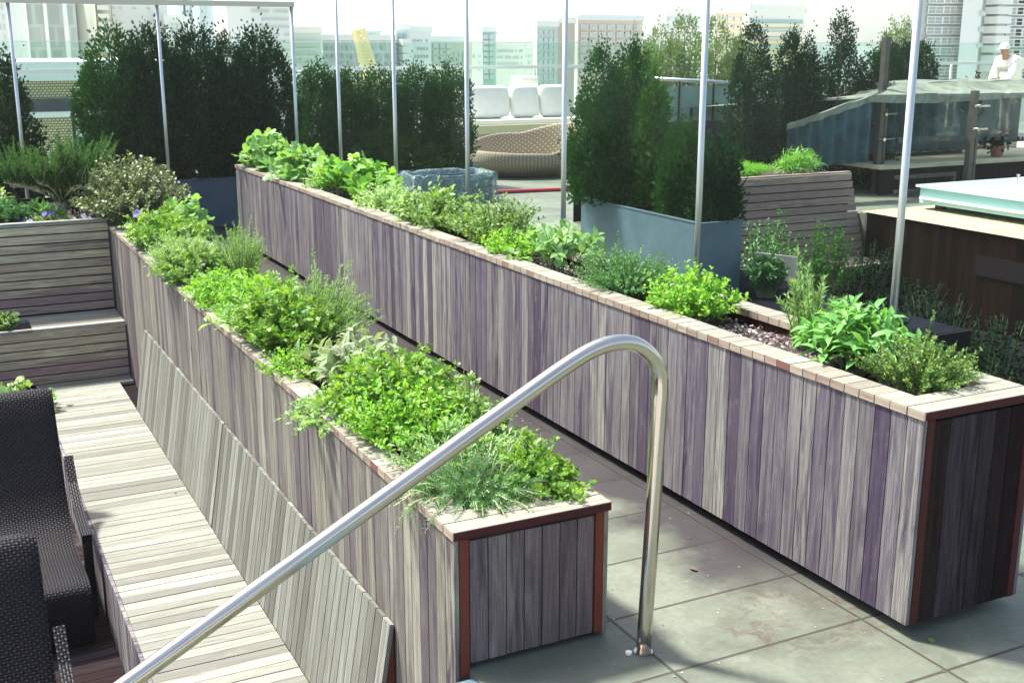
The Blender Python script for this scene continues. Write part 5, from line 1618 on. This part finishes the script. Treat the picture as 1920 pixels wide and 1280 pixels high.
t, org, xa, xb, zt = tower('slender teal tower beside the white cabinet', 905, 927, 60, 102, 'b_teal')
wpx(t, org, 906, 926, 64, 150, 101.9, 2, 8, .8, .7, 'w_mid', None)
t, org, xa, xb, zt = tower('green-grey apartment block with glazed balconies', 1007, 1046, 50, 96, 'b_green')
wpx(t, org, 1009, 1045, 54, 165, 95.9, 4, 8, .7, .55, 'w_mid', None)
t, org, xa, xb, zt = tower('brown windowless slab tower', 1046, 1078, 44, 98, 'b_brown')
t, org, xa, xb, zt = tower('orange brick apartment block with a grid of square windows', 1084, 1205, 38, 101, 'brick_orange')
wpx(t, org, 1086, 1200, 44, 142, 100.9, 7, 7, .62, .5, 'w_mid', 'b_white')
t, org, xa, xb, zt = tower('pale block rising above the olive trees', 1248, 1318, 22, 122, 'b_white')
wpx(t, org, 1252, 1316, 28, 90, 121.9, 5, 4, .7, .4, 'w_blue', None)
t, org, xa, xb, zt = tower('salmon block between the pale and the banded buildings', 1345, 1398, 24, 128, 'brick_orange')
wpx(t, org, 1348, 1396, 28, 100, 127.9, 4, 5, .5, .5, 'w_mid', None)
t, org, xa, xb, zt = tower('building with yellow and white horizontal bands', 1406, 1508, 16, 112, 'b_white')
for k in range(6):
    z = zpix(30 + 18.5 * k, 111.9)
    hz = zpix(0, 111.9) - zpix(8, 111.9)
    part_box(t, 'window', xa + .2, xb - .2, 111.84, 111.99, z - hz, z, 'w_mid' if k else 'b_teal', org)
    part_box(t, 'band', xa, xb, 111.6, 111.83, z - hz * 2.1, z - hz * 1.05, 'b_yellow' if k > 1 else 'b_cream', org)
t, org, xa, xb, zt = tower('grey brick apartment building with white framed windows left of the white shaft', 1722, 1812, -60, 86, 'brick_grey', roof=False)
for c0, c1 in ((1740, 1757), (1770, 1781), (1790, 1808)):
    wpx(t, org, c0, c1, -30, 162, 85.9, 1, 10, .8, .6, 'w_dark', 'b_white')
t, org, xa, xb, zt = tower('blank white shaft between two grey brick buildings', 1812, 1848, -60, 84, 'b_white', roof=False)
wpx(t, org, 1836, 1846, -20, 100, 83.9, 1, 4, .4, .3, 'w_mid', None)
t, org, xa, xb, zt = tower('grey brick apartment building with balconies behind the person in white', 1848, 2010, -60, 88, 'brick_grey', roof=False)
for c0, c1 in ((1893, 1906), (1909, 1922), (1930, 1945), (1960, 1975)):
    wpx(t, org, c0, c1, -30, 150, 87.9, 1, 9, .85, .62, 'w_dark', 'b_white')
for k in range(8):
    z = zpix(-10 + 18 * k, 87, 1880)
    part_box(t, 'balcony', at(1862, 0, 87).x, at(1888, 0, 87).x, 86.2, 87.9, z - 1.0, z - .3, 'b_white', org)
lows = [(-80, 60, 110, 150, 'b_green'), (60, 230, 104, 160, 'b_white'), (230, 430, 98, 165, 'b_cream'), (590, 770, 104, 158, 'b_green'), (872, 1010, 96, 170, 'b_white'), (925, 985, 86, 150, 'b_white'), (1190, 1420, 84, 165, 'b_cream'), (1500, 1730, 92, 170, 'b_white'), (1700, 2050, 84, 160, 'b_green')]
ld = ['low pale block under the slit-window building', 'low white block behind the fins of the glass tower', 'wide low cream block behind the tall hedge', 'low green block behind the striped glass', 'wide low white block behind the cushions', 'small white block left of the glazed balconies', 'low cream block behind the olive trees', 'low white block behind the tallest evergreen', 'low green block behind the grey brick buildings']
for (a, c, y, Y, m), d in zip(lows, ld):
    t, org, xa, xb, zt = tower(d, a, c, y, Y, m)
    wpx(t, org, a + 4, c - 4, y + 4, y + 40, Y - .1, 14, 3, .5, .45, 'w_blue', None, .2)
# brick building close behind the roof
t, org, xa, xb, zt = tower('low tan honeycomb-brick building with a dark recess beyond the roof edge', -60, 330, 154, 34, 'brick_tan', 10)
part_box(t, 'recess', xa, at(128, 0, 34).x, 33.9, 33.99, zpix(209, 34, 90), zpix(185, 34, 90), 'dark_wall', org)
part_box(t, 'ledge', xa, xb, 33.6, 33.98, zpix(219, 34, 90), zpix(209.5, 34, 90), 'b_white', org)
part_box(t, 'awning', at(125, 0, 33).x, at(152, 0, 33).x, 32.9, 33.85, zpix(258, 34, 90), zpix(250, 34, 90), 'b_teal', org)
p = at(134, 190, 26)
lp = thing('lamp_post', 'black lamp post with a short arm in front of the brick building', 'lamp post', (p.x, 26, 0))
b = MB(); b.tube([(0, 0, 0), (0, 0, p.z)], .035, 10); b.build('pole', M['black'], lp)
b = MB(); b.box(-.04, .32, -.04, .04, p.z, p.z + .06); b.build('arm', M['black'], lp)
b = MB(); b.box(.2, .34, -.06, .06, p.z - .05, p.z - .002); b.build('lamp_head', M['iron'], lp)
# crane
c0, c1 = at(697, 150, 92), at(672, 55, 92)
cr_ = thing('tower_crane', 'yellow lattice crane boom leaning before the striped glass block', 'crane', (c0.x, 92, -30))
org = (c0.x, 92, -30)
b = MB()
d = c1 - c0
nrm = Vector((-d.z, 0, d.x)).normalized() * .5
n = 16
for s in (-1, 1):
    for yy in (-.4, .4):
        b.tube([c0 + nrm * s + Vector((0, yy, 0)), c1 + nrm * s * .6 + Vector((0, yy, 0))], .14, 6)
for i in range(n):
    a, e = c0 + d * (i / n), c0 + d * ((i + 1) / n)
    for yy in (-.4, .4):
        b.tube([a + nrm * (1 if i % 2 else -1) * .9 + Vector((0, yy, 0)), e + nrm * (-1 if i % 2 else 1) * .85 + Vector((0, yy, 0))], .10, 5)
b.build('boom', M['crane'], cr_, org=org)
b = MB(); b.box(c0.x - 1.3, c0.x + 1.6, 90.8, 93.2, c0.z - 2.2, c0.z + .2); b.build('cab', M['crane'], cr_, org=org)
b = MB(); b.tube([(c0.x, 92, -30), (c0.x, 92, c0.z - 2.2)], .7, 4); b.build('mast', M['crane'], cr_, org=org)

# ------------------------------------------------------------------ haze
HAZE = .0006
if HAZE:
    m = bpy.data.materials.new('haze_air'); m.use_nodes = True
    n = m.node_tree
    n.nodes.remove(n.nodes['Principled BSDF'])
    pv = N(n, 'VolumePrincipled')
    pv.inputs['Color'].default_value = (.95, .97, .92, 1)
    pv.inputs['Density'].default_value = HAZE
    pv.inputs['Anisotropy'].default_value = .2
    L(n, pv.outputs[0], n.nodes['Material Output'].inputs['Volume'])
    b = MB(); b.box(-950, 950, -250, 1550, -32, 75)
    tag(b.build('haze', m), kind='stuff', label='pale bright air over the city')
